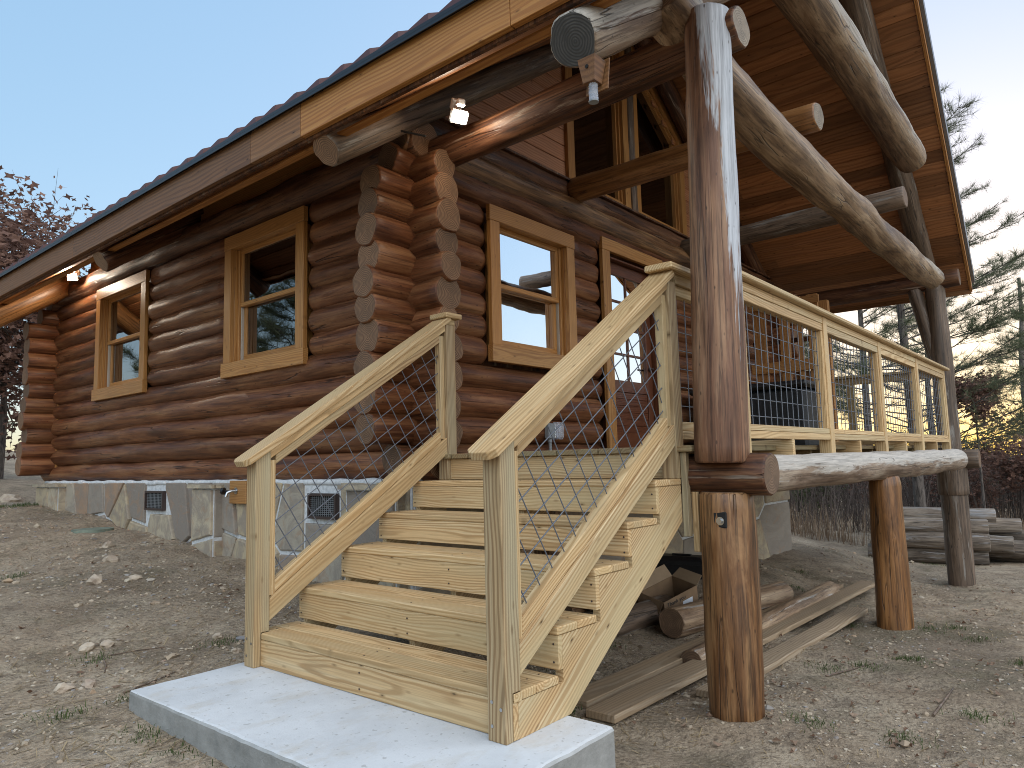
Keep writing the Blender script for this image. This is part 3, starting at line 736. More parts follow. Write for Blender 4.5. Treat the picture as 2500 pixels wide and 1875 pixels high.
for k in (1, 2, 3): zz = 1.82+(z1-.121-1.82)*k/4; mb.box((a+.111, y+.006, zz-.011), (b-.111, y+.039, zz+.011))
mb.build('muntin', ['door'], door)
mb = MB(); mb.box((a+.111, y+.02, 1.82), (b-.111, y+.025, z1-.121)); mb.build('pane', ['glass_front'], door)
mb = MB(); mb.tube([(b-.06, y-.002, 1.98), (b-.06, y-.05, 1.98)], .012); mb.tube([(b-.06, y-.05, 1.98), (b-.15, y-.055, 1.98)], .010); mb.tube([(b-.06, y+.0, 1.98), (b-.06, y-.01, 1.98)], .028, 16); mb.build('door_handle', ['bronze'], door)

# gable wall ---------------------------------------------------------
def roofL(x): return 3.12+.69*(x-.5)
def roofR(x): return 3.31+.687*(9.95-x)
XR = 5.35
def roof_u(x): return min(roofL(x), roofR(x))
GY = 2.47
mb = MB(); z = 3.30
gw = [(4.0, 5.30, 3.86), (5.42, 6.78, 3.86)]
while z < 6.6:
    z2 = z+.174
    xl = .5+(z2-3.12-.10)/.69+.02; xr = 9.95-(z2-3.31-.10)/.687-.02
    xl = max(xl, 1.6)
    if xr-xl < .3: break
    hs = []
    for a, b, zb in gw:
        ztop_a, ztop_b = roof_u(a)-.16, roof_u(b)-.16
        if z > zb-.02: hs.append((a+.04, b-.04) if z2 < min(ztop_a, ztop_b) else ((max(a, .5+(z2-3.12+.2)/.69), b-.04) if b < XR+.1 else (a+.04, min(b, 9.95-(z2-3.31+.2)/.687))))
    for p, q in seg(xl, min(xr, 8.8), [h for h in hs if h[1] > h[0]]):
        if q-p < .05: continue
        mb.box((p, GY, z), (q, GY+.02, z2-.004), 0, .004)
    z += .178
mb.build('gable_siding', ['siding'], cabin)
mb = MB(); mb.box((1.5, 2.02, 3.69), (8.8, 2.5, 3.71)); mb.build('wall_ledge', ['log_dark'], cabin)
# gable windows (trapezoids following the roof)
def poly_board(name, pts, y0, y1, mat, parent):
    a = Vector((pts[0][0], 0, pts[0][1])); b = Vector((pts[1][0], 0, pts[1][1]))
    mt = axis_matrix((pts[0][0], y0, pts[0][1]), (pts[1][0], y0, pts[1][1]), 'X', (0, -1, 0))
    V, F = prism_xz(pts, y0, y1); inv = mt.inverted(); V = [inv @ Vector(v) for v in V]
    mb = MB(); mb.add(V, F); return mb.build(name, [mat], parent, mt, recalc=True)
for a, b, zb in gw:
    ta, tb = roof_u(a)-.13, roof_u(b)-.13
    hd = .13; f = .125; y0 = GY-.045
    win = poly_board('gable_window', [(a, ta), (b, tb), (b, tb-hd), (a, ta-hd)], y0, GY-.002, 'casing', cabin)
    poly_board('sill', [(a, zb), (b, zb), (b, zb+.14), (a, zb+.14)], y0-.005, GY-.002, 'casing', win)
    poly_board('casing', [(a, zb+.141), (a, ta-hd-.001), (a+f, ta-hd-.001+(tb-ta)*f/(b-a)), (a+f, zb+.141)], y0, GY-.002, 'casing', win)
    poly_board('casing', [(b-f, zb+.141), (b-f, tb-hd-.001-(tb-ta)*f/(b-a)), (b, tb-hd-.001), (b, zb+.141)], y0, GY-.002, 'casing', win)
    for q, dd in ((.02, .03), (.045, .06)):
        sl_ = (tb-ta)/(b-a); i0, i1 = a+f+q-.02, b-f-q+.02; zt = lambda x: ta+(x-a)*sl_-hd-q*.9
        for pl in ([(i0, zb+.14+q), (i1, zb+.14+q), (i1, zb+.14+q+.03), (i0, zb+.14+q+.03)], [(i0, zt(i0)-.03), (i0, zt(i0)), (i1, zt(i1)), (i1, zt(i1)-.03)],
                   [(i0, zb+.17+q), (i0, zt(i0)-.031), (i0+.025, zt(i0+.025)-.031), (i0+.025, zb+.17+q)], [(i1-.025, zb+.17+q), (i1-.025, zt(i1-.025)-.031), (i1, zt(i1)-.031), (i1, zb+.17+q)]):
            poly_board('sash', pl, GY-.002+dd-.03, GY+dd+.02, 'casing', win)
    V, F = prism_xz([(a+f, zb+.14), (b-f, zb+.14), (b-f, tb-hd-(tb-ta)*f/(b-a)), (a+f, ta-hd+(tb-ta)*f/(b-a))], GY+.075, GY+.08)
    mb = MB(); mb.add(V, F); mb.build('pane', ['glass_dark'], win)
log('king_post', (5.36, GY-.02, 3.66), (5.36, GY-.02, 6.3), .07, mat='log_greybrown', parent=cabin)

# roof ---------------------------------------------------------------
YB = 9.9
def yfront(x): return -.38-(9.95-x)*.046 if x > XR else -.60
def roof_boards(side):
    mb = MB(); k = 0
    ca = 1/math.hypot(1, .69)
    s = 0; bw = .178; th = .02
    slope_len = (XR-.5)/ca if side == 'L' else (9.95-XR)/ca
    while s < slope_len-.02:
        s2 = min(s+bw-.011, slope_len)
        xa, xb = (.5+s*ca, .5+s2*ca) if side == 'L' else (9.95-s*ca, 9.95-s2*ca)
        f = roofL if side == 'L' else roofR
        # random butt joints
        ys = [yfront(xa)]; y = ys[0]
        while y < YB-.5:
            y += random.uniform(2.2, 4.8); ys.append(min(y, YB))
        if ys[-1] < YB: ys.append(YB)
        for p, q in zip(ys[:-1], ys[1:]):
            q2 = q-.003
            V = [(xa, p, f(xa)), (xb, p, f(xb)), (xb, q2, f(xb)), (xa, q2, f(xa)), (xa, p, f(xa)+th), (xb, p, f(xb)+th), (xb, q2, f(xb)+th), (xa, q2, f(xa)+th)]
            mb.add(V, [(0, 3, 2, 1), (4, 5, 6, 7), (0, 1, 5, 4), (2, 3, 7, 6), (0, 4, 7, 3), (1, 2, 6, 5)])
        s += bw; k += 1
    return mb
roof = roof_boards('L').build('roof', ['ceiling'], cabin, recalc=True)
roof_boards('R').build('ceiling_boards', ['ceiling'], roof, recalc=True)
# roof deck above the boards
mb = MB()
yr = -.38; t0, t1 = .022, .285
def slab(xa, xb, f, ya, yb, d0, d1):
    V = [(xa, ya, f(xa)+d0), (xb, yb, f(xb)+d0), (xb, YB, f(xb)+d0), (xa, YB, f(xa)+d0), (xa, ya, f(xa)+d1), (xb, yb, f(xb)+d1), (xb, YB, f(xb)+d1), (xa, YB, f(xa)+d1)]
    return V, [(0, 3, 2, 1), (4, 5, 6, 7), (0, 1, 5, 4), (2, 3, 7, 6), (0, 4, 7, 3), (1, 2, 6, 5)]
mb.add(*slab(.50, XR, roofL, -.595, -.595, t0, t1)); mb.add(*slab(9.95, XR+.001, roofR, yfront(9.95)+.005, yfront(XR+.01)+.005, t0, t1))
mb.build('roof_deck', ['log_dark'], roof, recalc=True)
# ribbed metal roofing: saw-tooth pans running up the slope
mb = MB(); y = -.62; pw = .245
while y < YB:
    for xa, xb, f in ((.44, XR, roofL), (9.99, XR, roofR)):
        o0 = .285; V = []
        if f is roofR and y < -.40: continue
        xm = xa+(.30 if xb > xa else -.30)
        for x, th_ in ((xa, .055), (xm, .012), (xb, .012)):
            zz = f(x)
            V += [(x, y, zz+o0), (x, y, zz+o0+th_), (x, y+.03, zz+o0+th_), (x, y+pw, zz+o0+.006), (x, y+pw, zz+o0-.012), (x, y+.03, zz+o0-.012)]
        F = [(q+a, q+(a+1) % 6, q+6+(a+1) % 6, q+6+a) for q in (0, 6) for a in range(6)]+[(0, 5, 4, 3, 2, 1), (12, 13, 14, 15, 16, 17)]
        mb.add(V, F)
    y += pw
mb.build('roof_tiles', ['tiles'], roof, recalc=True)
# fascia boards along the left eave (bottom edge z 3.12 .. 3.345)
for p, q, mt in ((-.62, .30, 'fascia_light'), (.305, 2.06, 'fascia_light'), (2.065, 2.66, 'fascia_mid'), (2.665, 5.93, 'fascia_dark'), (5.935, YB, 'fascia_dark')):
    bbox_board('fascia_board', (.46, p, 3.118), (.499, q, 3.345), mt, roof, .002)
mb = MB(); mb.box((.425, -.64, 3.346), (.50, YB, 3.366)); mb.box((.425, -.64, 3.325), (.431, YB, 3.345)); mb.build('drip_edge', ['flash'], roof)
# sub fascia and thin ledger behind the fascia, seen from below
bbox_board('sub_fascia', (.501, -.6, 3.10), (.53, YB, 3.125), 'log_dark', roof, .002, axis=1)
bbox_board('ledger_strip', (.60, -.58, 3.118), (.66, 9.7, 3.135), 'fascia_light', roof, .002, axis=1)
# right-hand rake board and flashing
def rake(name, d0, d1, ya, yb, mat):
    xs = (9.97, XR)
    V = []
    for x in xs:
        yy = yfront(x) if x > XR else yfront(XR+.001)
        V += [(x, yy+ya, roofR(x)+d0), (x, yy+yb, roofR(x)+d0), (x, yy+yb, roofR(x)+d1), (x, yy+ya, roofR(x)+d1)]
    mt_ = axis_matrix(V[0], V[4], 'X'); inv = mt_.inverted(); V = [inv @ Vector(v) for v in V]
    mb = MB(); mb.add(V, [(0, 1, 2, 3), (7, 6, 5, 4), (0, 4, 5, 1), (1, 5, 6, 2), (2, 6, 7, 3), (3, 7, 4, 0)]); mb.build(name, [mat], roof, mt_, recalc=True)
rake('barge_board', -.03, .22, -.035, -.002, 'fascia_light')
rake('rake_flashing', .10, .26, -.075, -.038, 'greyflash')
V = []
bbox_board('eave_board', (9.951, -.40, 3.24), (9.985, YB, 3.50), 'fascia_mid', roof, .002)
# blocking above the left wall between rafters
for p, q in ((2.35, 5.5), (5.75, 8.5)):
    bbox_board('blocking_board', (1.50, p, 3.54), (1.53, q, 3.70), 'casing', cabin); bbox_board('blocking_board', (1.53, p, 3.70), (1.56, q, 3.83), 'casing', cabin)
# left rafters (log tails stick out below the eave)
def lraft(y, x0, x1, r, mat, end, off=.145, name='rafter'):
    return log(name, (x0, y, roofL(x0)-off), (x1, y, roofL(x1)-off), r, r*.95, mat=mat, end=end, parent=cabin, rough=.012)
o = lraft(.0, .55, 5.3, .128, 'log_white', 'end_dark', .195)
o = lraft(1.95, .57, 5.3, .112, 'log_greybrown', 'log_end', .135)
o = lraft(5.55, .57, 3.2, .115, 'log_dark', 'end_tan', .135)
o = lraft(8.75, .0, 1.45, .15, 'log_honey', 'end_tan', .19)
# right front rafter, collar tie, tie beam, joists
log('rafter', (9.30, .05, roofR(9.30)-.16), (5.4, -.05, roofR(5.4)-.16), .135, .14, mat='log_greybrown', parent=cabin, end='log_end', rough=.012)
log('rafter', (9.3, 2.3, roofR(9.3)-.14), (5.4, 2.3, roofR(5.4)-.14), .11, mat='log_dark', parent=cabin)
log('collar_tie', (2.35, -.20, 4.62), (7.45, -.20, 4.52), .19, .17, mat='log_weather_lit_top', end='log_end', parent=cabin, rough=.016, bend=[(.5, 0, 0, .03)])
log('tie_beam', (1.22, -.10, 3.52), (8.75, -.10, 3.30), .15, .15, mat='log_weather_lit_top', end='end_tan', parent=cabin, rough=.02, bend=[(.10, 0, 0, -.22), (.28, 0, 0, -.225), (.5, 0, 0, -.16), (.8, 0, 0, -.10)])
log('ceiling_joist', (3.50, 2.03, 3.605), (3.34, -.30, 3.52), .115, .105, mat='log_honey', end='end_pale', parent=cabin)
log('ceiling_joist', (5.85, 2.05, 3.53), (5.82, -.39, 3.55), .115, .11, mat='log_greybrown', end='end_tan', parent=cabin)
# plate beams parallel to Y
log('porch_beam', (1.60, 2.2, 3.32), (1.565, -.42, 3.33), .125, .115, mat='log_dark', end='end_pale', parent=cabin, rough=.014)
log('porch_beam', (9.35, 2.2, 3.36), (9.42, -.34, 3.40), .13, .12, mat='log_dark', end='end_tan', parent=cabin)
log('porch_beam', (1.60, 2.3, .925), (1.525, -.445, .918), .105, .108, mat='log_dark', end='end_tan', parent=cabin, rough=.008)
log('porch_beam', (9.46, 2.2, .88), (9.46, -.37, .88), .125, mat='log_greybrown', end='end_tan', parent=cabin)
log('porch_beam', (1.64, -.20, .905), (8.95, -.17, .88), .112, .135, mat='log_white', end='end_tan', parent=cabin, rough=.012, bend=[(.93, 0, 0, 0), (1.0, 0, .02, -.02)] and ())
# posts
log('porch_post', (1.475, -.207, .98), (1.475, -.262, 3.42), .139, .122, mat='log_half', parent=cabin, rough=.008, bend=[(.10, 0, 0, 0), (.2, 0, 0, 0)], n=28)
log('porch_post', (1.51, -.195, -.30), (1.51, -.207, .83), .137, .132, mat='log_amber', end='end_tan', parent=cabin, rough=.010, n=28)
log('porch_post', (4.86, -.2, -.75), (4.84, -.2, .80), .150, .122, mat='log_orange', parent=cabin, rough=.012)
log('porch_post', (9.45, -.03, .70), (9.42, -.03, 3.32), .145, .128, mat='log_greybrown', parent=cabin, rough=.01)
log('porch_post', (9.48, -.03, -1.1), (9.45, -.03, .50), .165, .165, mat='log_greybrown', parent=cabin, rough=.01)
log('porch_post', (9.46, -.03, .40), (9.45, -.03, .80), .185, .185, mat='log_greybrown', end='end_tan', parent=cabin, rough=.006)
log('porch_post', (1.95, 1.30, -.5), (1.95, 1.30, .85), .10, .09, mat='log_amber', parent=cabin)
log('knee_brace', (9.38, .22, 3.3), (9.43, .03, 2.2), .09, mat='log_greybrown', parent=cabin)
# bolt pockets on the first post
mb = MB(); mb.box((1.375, -.255, .655), (1.388, -.185, .735), 0, .01); mb.build('bolt_pocket', ['mesh_dark'], cabin)
mb = MB(); mb.tube([(1.379, -.222, .69), (1.362, -.222, .69)], .014, 6); mb.tube([(1.385, -.222, .69), (1.374, -.222, .69)], .021, 14); mb.build('bolt', ['steel'], cabin)
mb = MB(); mb.box((1.47, -.25, -.31), (1.56, -.16, -.299)); mb.tube([(1.5, -.24, -.30), (1.5, -.24, -.40)], .012); mb.build('post_anchor', ['steel'], cabin)
# deck boards and joists
mb = MB(); y = 1.95; k = 0
while y > -.02:
    x = 1.385 if y < 1.70 else 1.36
    mb.box((x+random.uniform(-.006, .006), y-.1395, 1.041), (8.6, y, 1.0735), 0, .004); y -= .1455
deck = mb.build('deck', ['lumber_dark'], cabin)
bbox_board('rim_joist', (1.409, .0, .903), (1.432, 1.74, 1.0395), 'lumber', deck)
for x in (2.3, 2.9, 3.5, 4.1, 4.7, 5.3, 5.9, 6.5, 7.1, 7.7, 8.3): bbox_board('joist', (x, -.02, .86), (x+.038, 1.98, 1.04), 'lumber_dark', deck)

# ------------------------------------------------------------------ stairs
RUN, W = .2844, 1.78
TZ = [.168, .352, .543, .718, .901]; TT = .033
stairs = thing('wooden_stairs', (.7, .89, 0), 'new yellow pine stairs of five steps climbing from the concrete pad to the porch', 'stairs')
for k, z in enumerate(TZ):
    x = k*RUN-.004
    for j in (0, 1):
        xa = x+j*.1435; xb = xa+.1405
        if k == 4 and j == 1: xb = 1.408
        ya, yb = (-.004, W+.004)
        if k == 0 and j == 0: ya, yb = -.003, W-.0905; 
        # notch for newels on the first tread: front half stops at the left newel, passes the right one
        if k == 0 and j == 0:
            bbox_board('tread', (xa, .0905, z-TT), (xb, yb, z), 'lumber', stairs, .005)
            bbox_board('tread', (.0475, W-.089, z-TT), (xb, W+.003, z), 'lumber', stairs, .004, axis=1)
            bbox_board('tread', (.0475, -.003, z-TT), (xb, .0895, z), 'lumber', stairs, .004, axis=1)
            bbox_board('tread', (xa+.004, -.004, z-TT), (.0465, .0, z-.001), 'lumber', stairs, .001, axis=1)
        else: bbox_board('tread', (xa, ya, z-TT), (xb, yb, z), 'lumber', stairs, .005)
for k in range(5):
    x = k*RUN; zb = 0.002 if k == 0 else TZ[k-1]+.017
    bbox_board('riser', (x, -.001 if k else -.001, zb), (x+.028, W+.001 if k else W-.0, TZ[k]-TT-.001), 'lumber', stairs, .002)
def stringer(y0, y1, mat='lumber'):
    P = [(.0285, .001)]
    for k in range(5):
        x = k*RUN+.0285; P.append((x, TZ[k]-TT-.0015)); 
        if k < 4: P.append((x+RUN, TZ[k]-TT-.0015))
    P += [(1.408, TZ[4]-TT-.0015), (1.408, .68), (.358, .001)]
    mt = axis_matrix((0, y0, 0), (RUN*10, y0, 1.83), 'X', (0, -1, 0)); inv = mt.inverted()
    V, F = prism_xz(P, y0, y1); mb = MB(); mb.add([inv @ Vector(v) for v in V], F)
    mb.build('stringer', [mat], stairs, mt, recalc=True)
stringer(.0, .038); stringer(.87, .908); stringer(W-.038, W)
bbox_board('trim_board', (1.411, -.035, .60), (1.45, -.002, 1.04), 'lumber_post', stairs)
bbox_board('trim_board', (1.451, -.07, .52), (1.475, -.036, .83), 'lumber', stairs)

mb = MB()
for k in range(5):
    for yy in (.022, .89, W-.022):
        for dz in (.035, .105): mb.tube([(k*RUN-.0015, yy, TZ[k]-TT-dz), (k*RUN-.003, yy, TZ[k]-TT-dz)], .0045, 8)
        for dx in (.03, .105, .175, .25): mb.tube([(k*RUN+dx-.004, yy+(.05 if yy < .1 else -.05 if yy > 1.7 else 0), TZ[k]+.0002), (k*RUN+dx-.004, yy+(.05 if yy < .1 else -.05 if yy > 1.7 else 0), TZ[k]+.0012)], .0042, 8)
mb.build('screw_heads', ['bronze'], stairs)
def newel(name, x0, x1, y0, y1, z0, z1, slope, parent, notch=None):
    """4x4 post, top cut to slope, lower part notched back to x<notch below z 0.168"""
    P = [(x0, z0), (x1 if notch is None else notch, z0)]
    if notch is not None: P += [(notch, .1685), (x1, .1685)]
    P += [(x1, z1+slope*(x1-x0)), (x0, z1)]
    mt = axis_matrix((x0, y0, z0), (x0, y0, z0+1), 'X', (0, 1, 0)); inv = mt.inverted()
    V, F = prism_xz(P, y0, y1); mb = MB(); mb.add([inv @ Vector(v) for v in V], F); o = mb.build(name, ['lumber_post'], parent, mt, recalc=True)
    bv = o.modifiers.new('bevel', 'BEVEL'); bv.width = .004; bv.segments = 2; bv.limit_method = 'ANGLE'
    return o
SL = .643
def sboard(name, xa, xb, za, h, y0, y1, mat, parent, plumb=True, cut0=None):
    """sloping board: bottom edge from (xa,za), vertical height h, plumb-cut ends"""
    P = [(xa, za), (xb, za+SL*(xb-xa)), (xb, za+SL*(xb-xa)+h), (xa, za+h)]
    if cut0: P = cut0
    mt = axis_matrix((xa, y0, za), (xb, y0, za+SL*(xb-xa)), 'X', (0, -1, 0) if h > abs(y1-y0) else (0, 0, 1)); inv = mt.inverted()
    V, F = prism_xz(P, y0, y1); mb = MB(); mb.add([inv @ Vector(v) for v in V], F); o = mb.build(name, [mat], parent, mt, recalc=True)
    bv = o.modifiers.new('bevel', 'BEVEL'); bv.width = .003; bv.segments = 1; bv.limit_method = 'ANGLE'
    return o
def wires(segs, r, name, parent, mat='wire', n=6):
    mb = MB()
    for a, b in segs: mb.tube([a, b], r, n, cap=False)
    return mb.build(name, [mat], parent)
def clip_line(px, pz, dx, dz, poly):
    """clip infinite line to convex polygon -> (t0,t1)"""
    t0, t1 = -50, 50; c = (sum(p[0] for p in poly)/len(poly), sum(p[1] for p in poly)/len(poly))
    for i in range(len(poly)):
        a, b = poly[i], poly[(i+1) % len(poly)]; nx, nz = b[1]-a[1], -(b[0]-a[0])
        if (c[0]-a[0])*nx+(c[1]-a[1])*nz > 0: nx, nz = -nx, -nz
        den = dx*nx+dz*nz; num = (a[0]-px)*nx+(a[1]-pz)*nz
        if abs(den) < 1e-9:
            if num < 0: return None
            continue
        t = num/den
        if den > 0: t1 = min(t1, t)
        else: t0 = max(t0, t)
    return (t0, t1) if t1 > t0 else None
def stair_rail(side, ya, yb, label):
    """ya..yb = newel y range"""
    yc = (ya+yb)/2
    t = thing('stair_railing', (.7, yc, .1), label, 'railing', 'stair railings with wire mesh')
    newel('newel_post', -.043, .046, ya, yb, .0, 1.056, SL, t, notch=-.0005)
    newel('newel_post', 1.378, 1.467, ya, yb, .9015, 1.966, 0, t)
    # sloping cap 2x6, clipped front corners
    x0, x1 = -.10, 1.43; zb = lambda x: 1.070+SL*(x+.022)
    mt = axis_matrix((x0, yc, zb(x0)+.0), (x1, yc, zb(x1)), 'X', (0, 0, 1)); L = (Vector((x1, 0, zb(x1)))-Vector((x0, 0, zb(x0)))).length
    mb = MB(); th = .036; wd = .071; ch = .028
    P = [(0, -wd+ch), (ch*.9, -wd), (L-.02, -wd), (L-.02, wd), (ch*.9, wd), (0, wd-ch)]; n = len(P)
    V = [(x, y, 0) for x, y in P]+[(x, y, th) for x, y in P]
    mb.add(V, [tuple(range(n))[::-1], tuple(range(n, 2*n))]+[(i, (i+1) % n, (i+1) % n+n, i+n) for i in range(n)])
    cp = mb.build('cap_rail', ['lumber'], t, mt); bv = cp.modifiers.new('bevel', 'BEVEL'); bv.width = .004; bv.segments = 2; bv.limit_method = 'ANGLE'
    y0, y1 = yc-.019, yc+.019
    sboard('top_rail', .0465, 1.377, zb(.0465)-.052, .050, ya+.004, yb-.004, 'lumber', t)
    sboard('inner_frame', .0885, 1.335, zb(.0885)-.108, .054, y0-.006, y1+.006, 'lumber', t)
    sboard('bottom_rail', .0475, 1.377, .218+.0, .112, ya+.004, yb-.004, 'lumber', t)
    sboard('inner_frame', .0885, 1.335, .218+SL*.041+.114, .062, y0-.006, y1+.006, 'lumber', t)
    b0 = .218+SL*.0+.113; 
    P0 = (.047, .336); 
    bbox_board('inner_frame', (.0470, y0-.006, .345), (.0880, y1+.006, 1.055), 'lumber', t)
    bbox_board('inner_frame', (1.3360, y0-.006, 1.175), (1.3765, y1+.006, 1.885), 'lumber', t)
    poly = [(.085, .42), (1.34, .42+SL*1.255), (1.34, 1.045+SL*1.255), (.085, 1.045)]
    a = math.atan(SL)-.01; ux, uz = math.cos(a), math.sin(a); s = .1035; A = []
    for k in range(-30, 40):
        for (dx, dz, ox, oz, dy) in ((ux, uz, -uz, ux, .0), (-uz, ux, ux, uz, .0045)):
            px, pz = .13+ox*s*k, .5+oz*s*k; r_ = clip_line(px, pz, dx, dz, poly)
            if r_ and r_[1]-r_[0] > .01: A.append(((px+dx*r_[0], yc+dy, pz+dz*r_[0]), (px+dx*r_[1], yc+dy, pz+dz*r_[1])))
    wires(A, .0029, 'wire_mesh', t)
    # screw heads on the foot of the newel
    mb = MB()
    for px, py, pz in ((-.0435, ya+.022, .12), (-.0435, ya+.066, .055), (-.0435, ya+.066, .14)): mb.tube([(px, py, pz), (px-.002, py, pz)], .0065, 10)
    mb.build('screw', ['steel'], t)
    return t
tr = stair_rail('R', .0, .089, 'pine stair railing with wire mesh on the side nearest the big porch post')
tl = stair_rail('L', W-.089, W, 'pine stair railing with wire mesh on the side nearest the log wall')
# flat cap on top of the left upper newel
mb = MB(); mb.box((1.345, W-.13, 2.008), (1.50, W+.04, 2.044), 0, .006); mb.build('post_cap', ['lumber'], tl)
mb = MB(); mb.box((1.378, W-.089, 1.9665), (1.467, W, 2.0075), 0, .003); mb.build('post_cap', ['lumber'], tl)

# ------------------------------------------------------------------ deck railing
dr = thing('deck_railing', (5.2, -.15, 1.07), 'long pine deck railing with wire mesh panels along the front of the porch', 'railing')
RY0, RY1 = -.19, -.10
# stub from the stair newel to the big post
bbox_board('cap_rail', (1.33, -.05, 2.018), (1.70, .115, 2.054), 'lumber', dr, .006)
bbox_board('top_rail', (1.468, .0, 1.962), (1.80, .088, 2.017), 'lumber', dr); bbox_board('inner_frame', (1.506, .02, 1.905), (1.80, .07, 1.960), 'lumber', dr)
bbox_board('inner_frame', (1.4675, .02, 1.205), (1.505, .07, 1.960), 'lumber', dr)
bbox_board('bottom_rail', (1.468, .0, 1.108), (1.80, .088, 1.153), 'lumber', dr); bbox_board('inner_frame', (1.506, .02, 1.155), (1.80, .07, 1.204), 'lumber', dr)
wires([((1.50+.1016*k, .045, 1.16), (1.50+.1016*k, .045, 1.93)) for k in (.5, 1.5, 2.5)]+[((1.5, .049, 1.19+.104*k), (1.80, .049, 1.19+.104*k)) for k in range(8)], .0029, 'wire_mesh', dr)
bbox_board('cap_rail', (1.62, -.235, 2.030), (8.62, -.095, 2.064), 'lumber', dr, .008)
posts = [(1.86, 1.93), (3.455, 3.545), (5.095, 5.185), (6.755, 6.845), (8.43, 8.515)]
for i, (a, b) in enumerate(posts): bbox_board('rail_post', (a, RY0, 1.005), (b, RY1, 2.028), 'lumber', dr)
for i in range(4):
    a, b = posts[i][1]+.001, posts[i+1][0]-.001
    bbox_board('top_rail', (a, RY0+.004, 1.975), (b, RY1-.004, 2.028), 'lumber', dr); bbox_board('bottom_rail', (a, RY0+.004, 1.110), (b, RY1-.004, 1.154), 'lumber', dr)
    bbox_board('inner_frame', (a, RY0+.008, 1.918), (b, RY1-.02, 1.973), 'lumber', dr); bbox_board('inner_frame', (a, RY0+.008, 1.156), (b, RY1-.02, 1.192), 'lumber', dr)
    bbox_board('inner_frame', (a, RY0+.009, 1.193), (a+.036, RY1-.021, 1.917), 'lumber', dr); bbox_board('inner_frame', (b-.036, RY0+.009, 1.193), (b, RY1-.021, 1.917), 'lumber', dr)
    A = []; x = a+.04
    while x < b-.03: A.append(((x, -.15, 1.18), (x, -.15, 1.93))); x += .1016
    z = 1.245
    while z < 1.92: A.append(((a+.03, -.1455, z), (b-.03, -.1455, z))); z += .1035
    wires(A, .0029, 'wire_mesh', dr)
for x in (2.64, 4.245, 5.95, 7.58): bbox_board('spacer_block', (x-.02, RY0, 1.003), (x+.02, .10, 1.108), 'lumber', dr)
# right-hand end of the porch
er = thing('end_railing', (8.5, .5, 1.07), 'dim pine railing closing the far right end of the porch, seen through the mesh', 'railing')
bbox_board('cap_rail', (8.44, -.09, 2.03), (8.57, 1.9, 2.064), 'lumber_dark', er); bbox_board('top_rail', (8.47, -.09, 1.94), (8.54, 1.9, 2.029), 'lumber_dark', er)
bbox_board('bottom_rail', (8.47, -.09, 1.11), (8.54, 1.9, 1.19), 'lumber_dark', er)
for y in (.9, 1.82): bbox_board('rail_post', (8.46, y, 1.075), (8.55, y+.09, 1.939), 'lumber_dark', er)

# ------------------------------------------------------------------ things on the porch
tub = thing('hot_tub', (6.4, 1.1, 1.075), 'black sided hot tub standing on the porch behind the mesh railing', 'hot tub')
mb = MB(); mb.box((5.5, .62, 1.074), (6.1, 1.85, 1.70), 0, .03)
for k in range(14): mb.box((5.492, .65+k*.083, 1.12), (5.499, .71+k*.083, 1.66))
mb.build('cabinet', ['tub'], tub)
mb = MB(); mb.box((5.45, .58, 1.702), (6.15, 1.90, 1.775), 0, .03); mb.build('cover', ['black'], tub)
scn = thing('wooden_screen', (7.2, 1.35, 1.075), 'tan pine privacy frame with open panes standing behind the black hot tub', 'screen')
for y0, y1 in ((1.60, 1.76), (1.30, 1.42), (1.14, 1.20), (.93, 1.06)): bbox_board('upright', (7.2, y0, 1.074), (7.26, y1, 3.02), 'screen', scn)
bbox_board('rail', (7.17, .9, 2.06), (7.199, 1.80, 2.20), 'screen', scn); bbox_board('rail', (7.262, 1.0, 2.44), (7.30, 1.8, 2.50), 'log_dark', scn)
bbox_board('rail', (7.17, .9, 1.66), (7.199, 1.8, 1.80), 'screen', scn); bbox_board('rail', (7.17, .9, 2.9), (7.199, 1.8, 3.0), 'screen', scn)
for y0 in (1.08, 1.22, 1.34, 1.46): bbox_board('slat', (7.262, y0, 1.80), (7.28, y0+.06, 2.06), 'fascia_mid', scn)
bbox_board('upright', (7.6, .92, 1.074), (7.7, 1.08, 3.0), 'screen', scn)

# ------------------------------------------------------------------ fittings
def floodlight(loc, face, label, power):
    t = thing('floodlight', loc, label, 'light', 'lit floodlights under the eaves')
    f = Vector(face).normalized(); L = Vector(loc)
    mt = axis_matrix(L, L+f, 'Z')
    mb = MB(); mb.box((-.066, -.046, -.03), (.066, .046, .0), 0, .012); mb.build('housing', ['whiteplastic'], t, mt)
    mb = MB(); mb.box((-.055, -.036, .0005), (.055, .036, .004), 0, .0015); mb.build('lens', ['led'], t, mt)
    mb = MB(); mb.tube([(0, .03, -.10), (0, .02, -.05), (0, 0, -.03)], .014, 8); mb.box((-.04, .02, -.13), (.04, .09, -.10), 0, .005); mb.build('bracket', ['whiteplastic'], t, mt)
    m2 = mt @ Matrix.Translation((0, .085, -.04)) @ Matrix.Rotation(R(-35), 4, 'X'); mb = MB(); mb.box((-.03, -.025, -.02), (.03, .025, .02), 0, .01); mb.build('sensor', ['whiteplastic'], t, m2)
    ld = bpy.data.lights.new('floodlight_lamp', 'POINT'); ld.shadow_soft_size = .03; ld.energy = power; ld.color = (1, .88, .70)
    lo = bpy.data.objects.new('lamp', ld); COL.objects.link(lo); place(lo, mt @ Matrix.Translation((0, 0, .04)), t)
floodlight((1.27, 1.42, 3.33), (-.35, -.80, -.75), 'small lit floodlight above the porch beam at the cabin corner', 4)
floodlight((1.18, 8.10, 3.46), (-.62, -.62, -.25), 'small lit floodlight beside the amber log at the far end of the eave', 13)
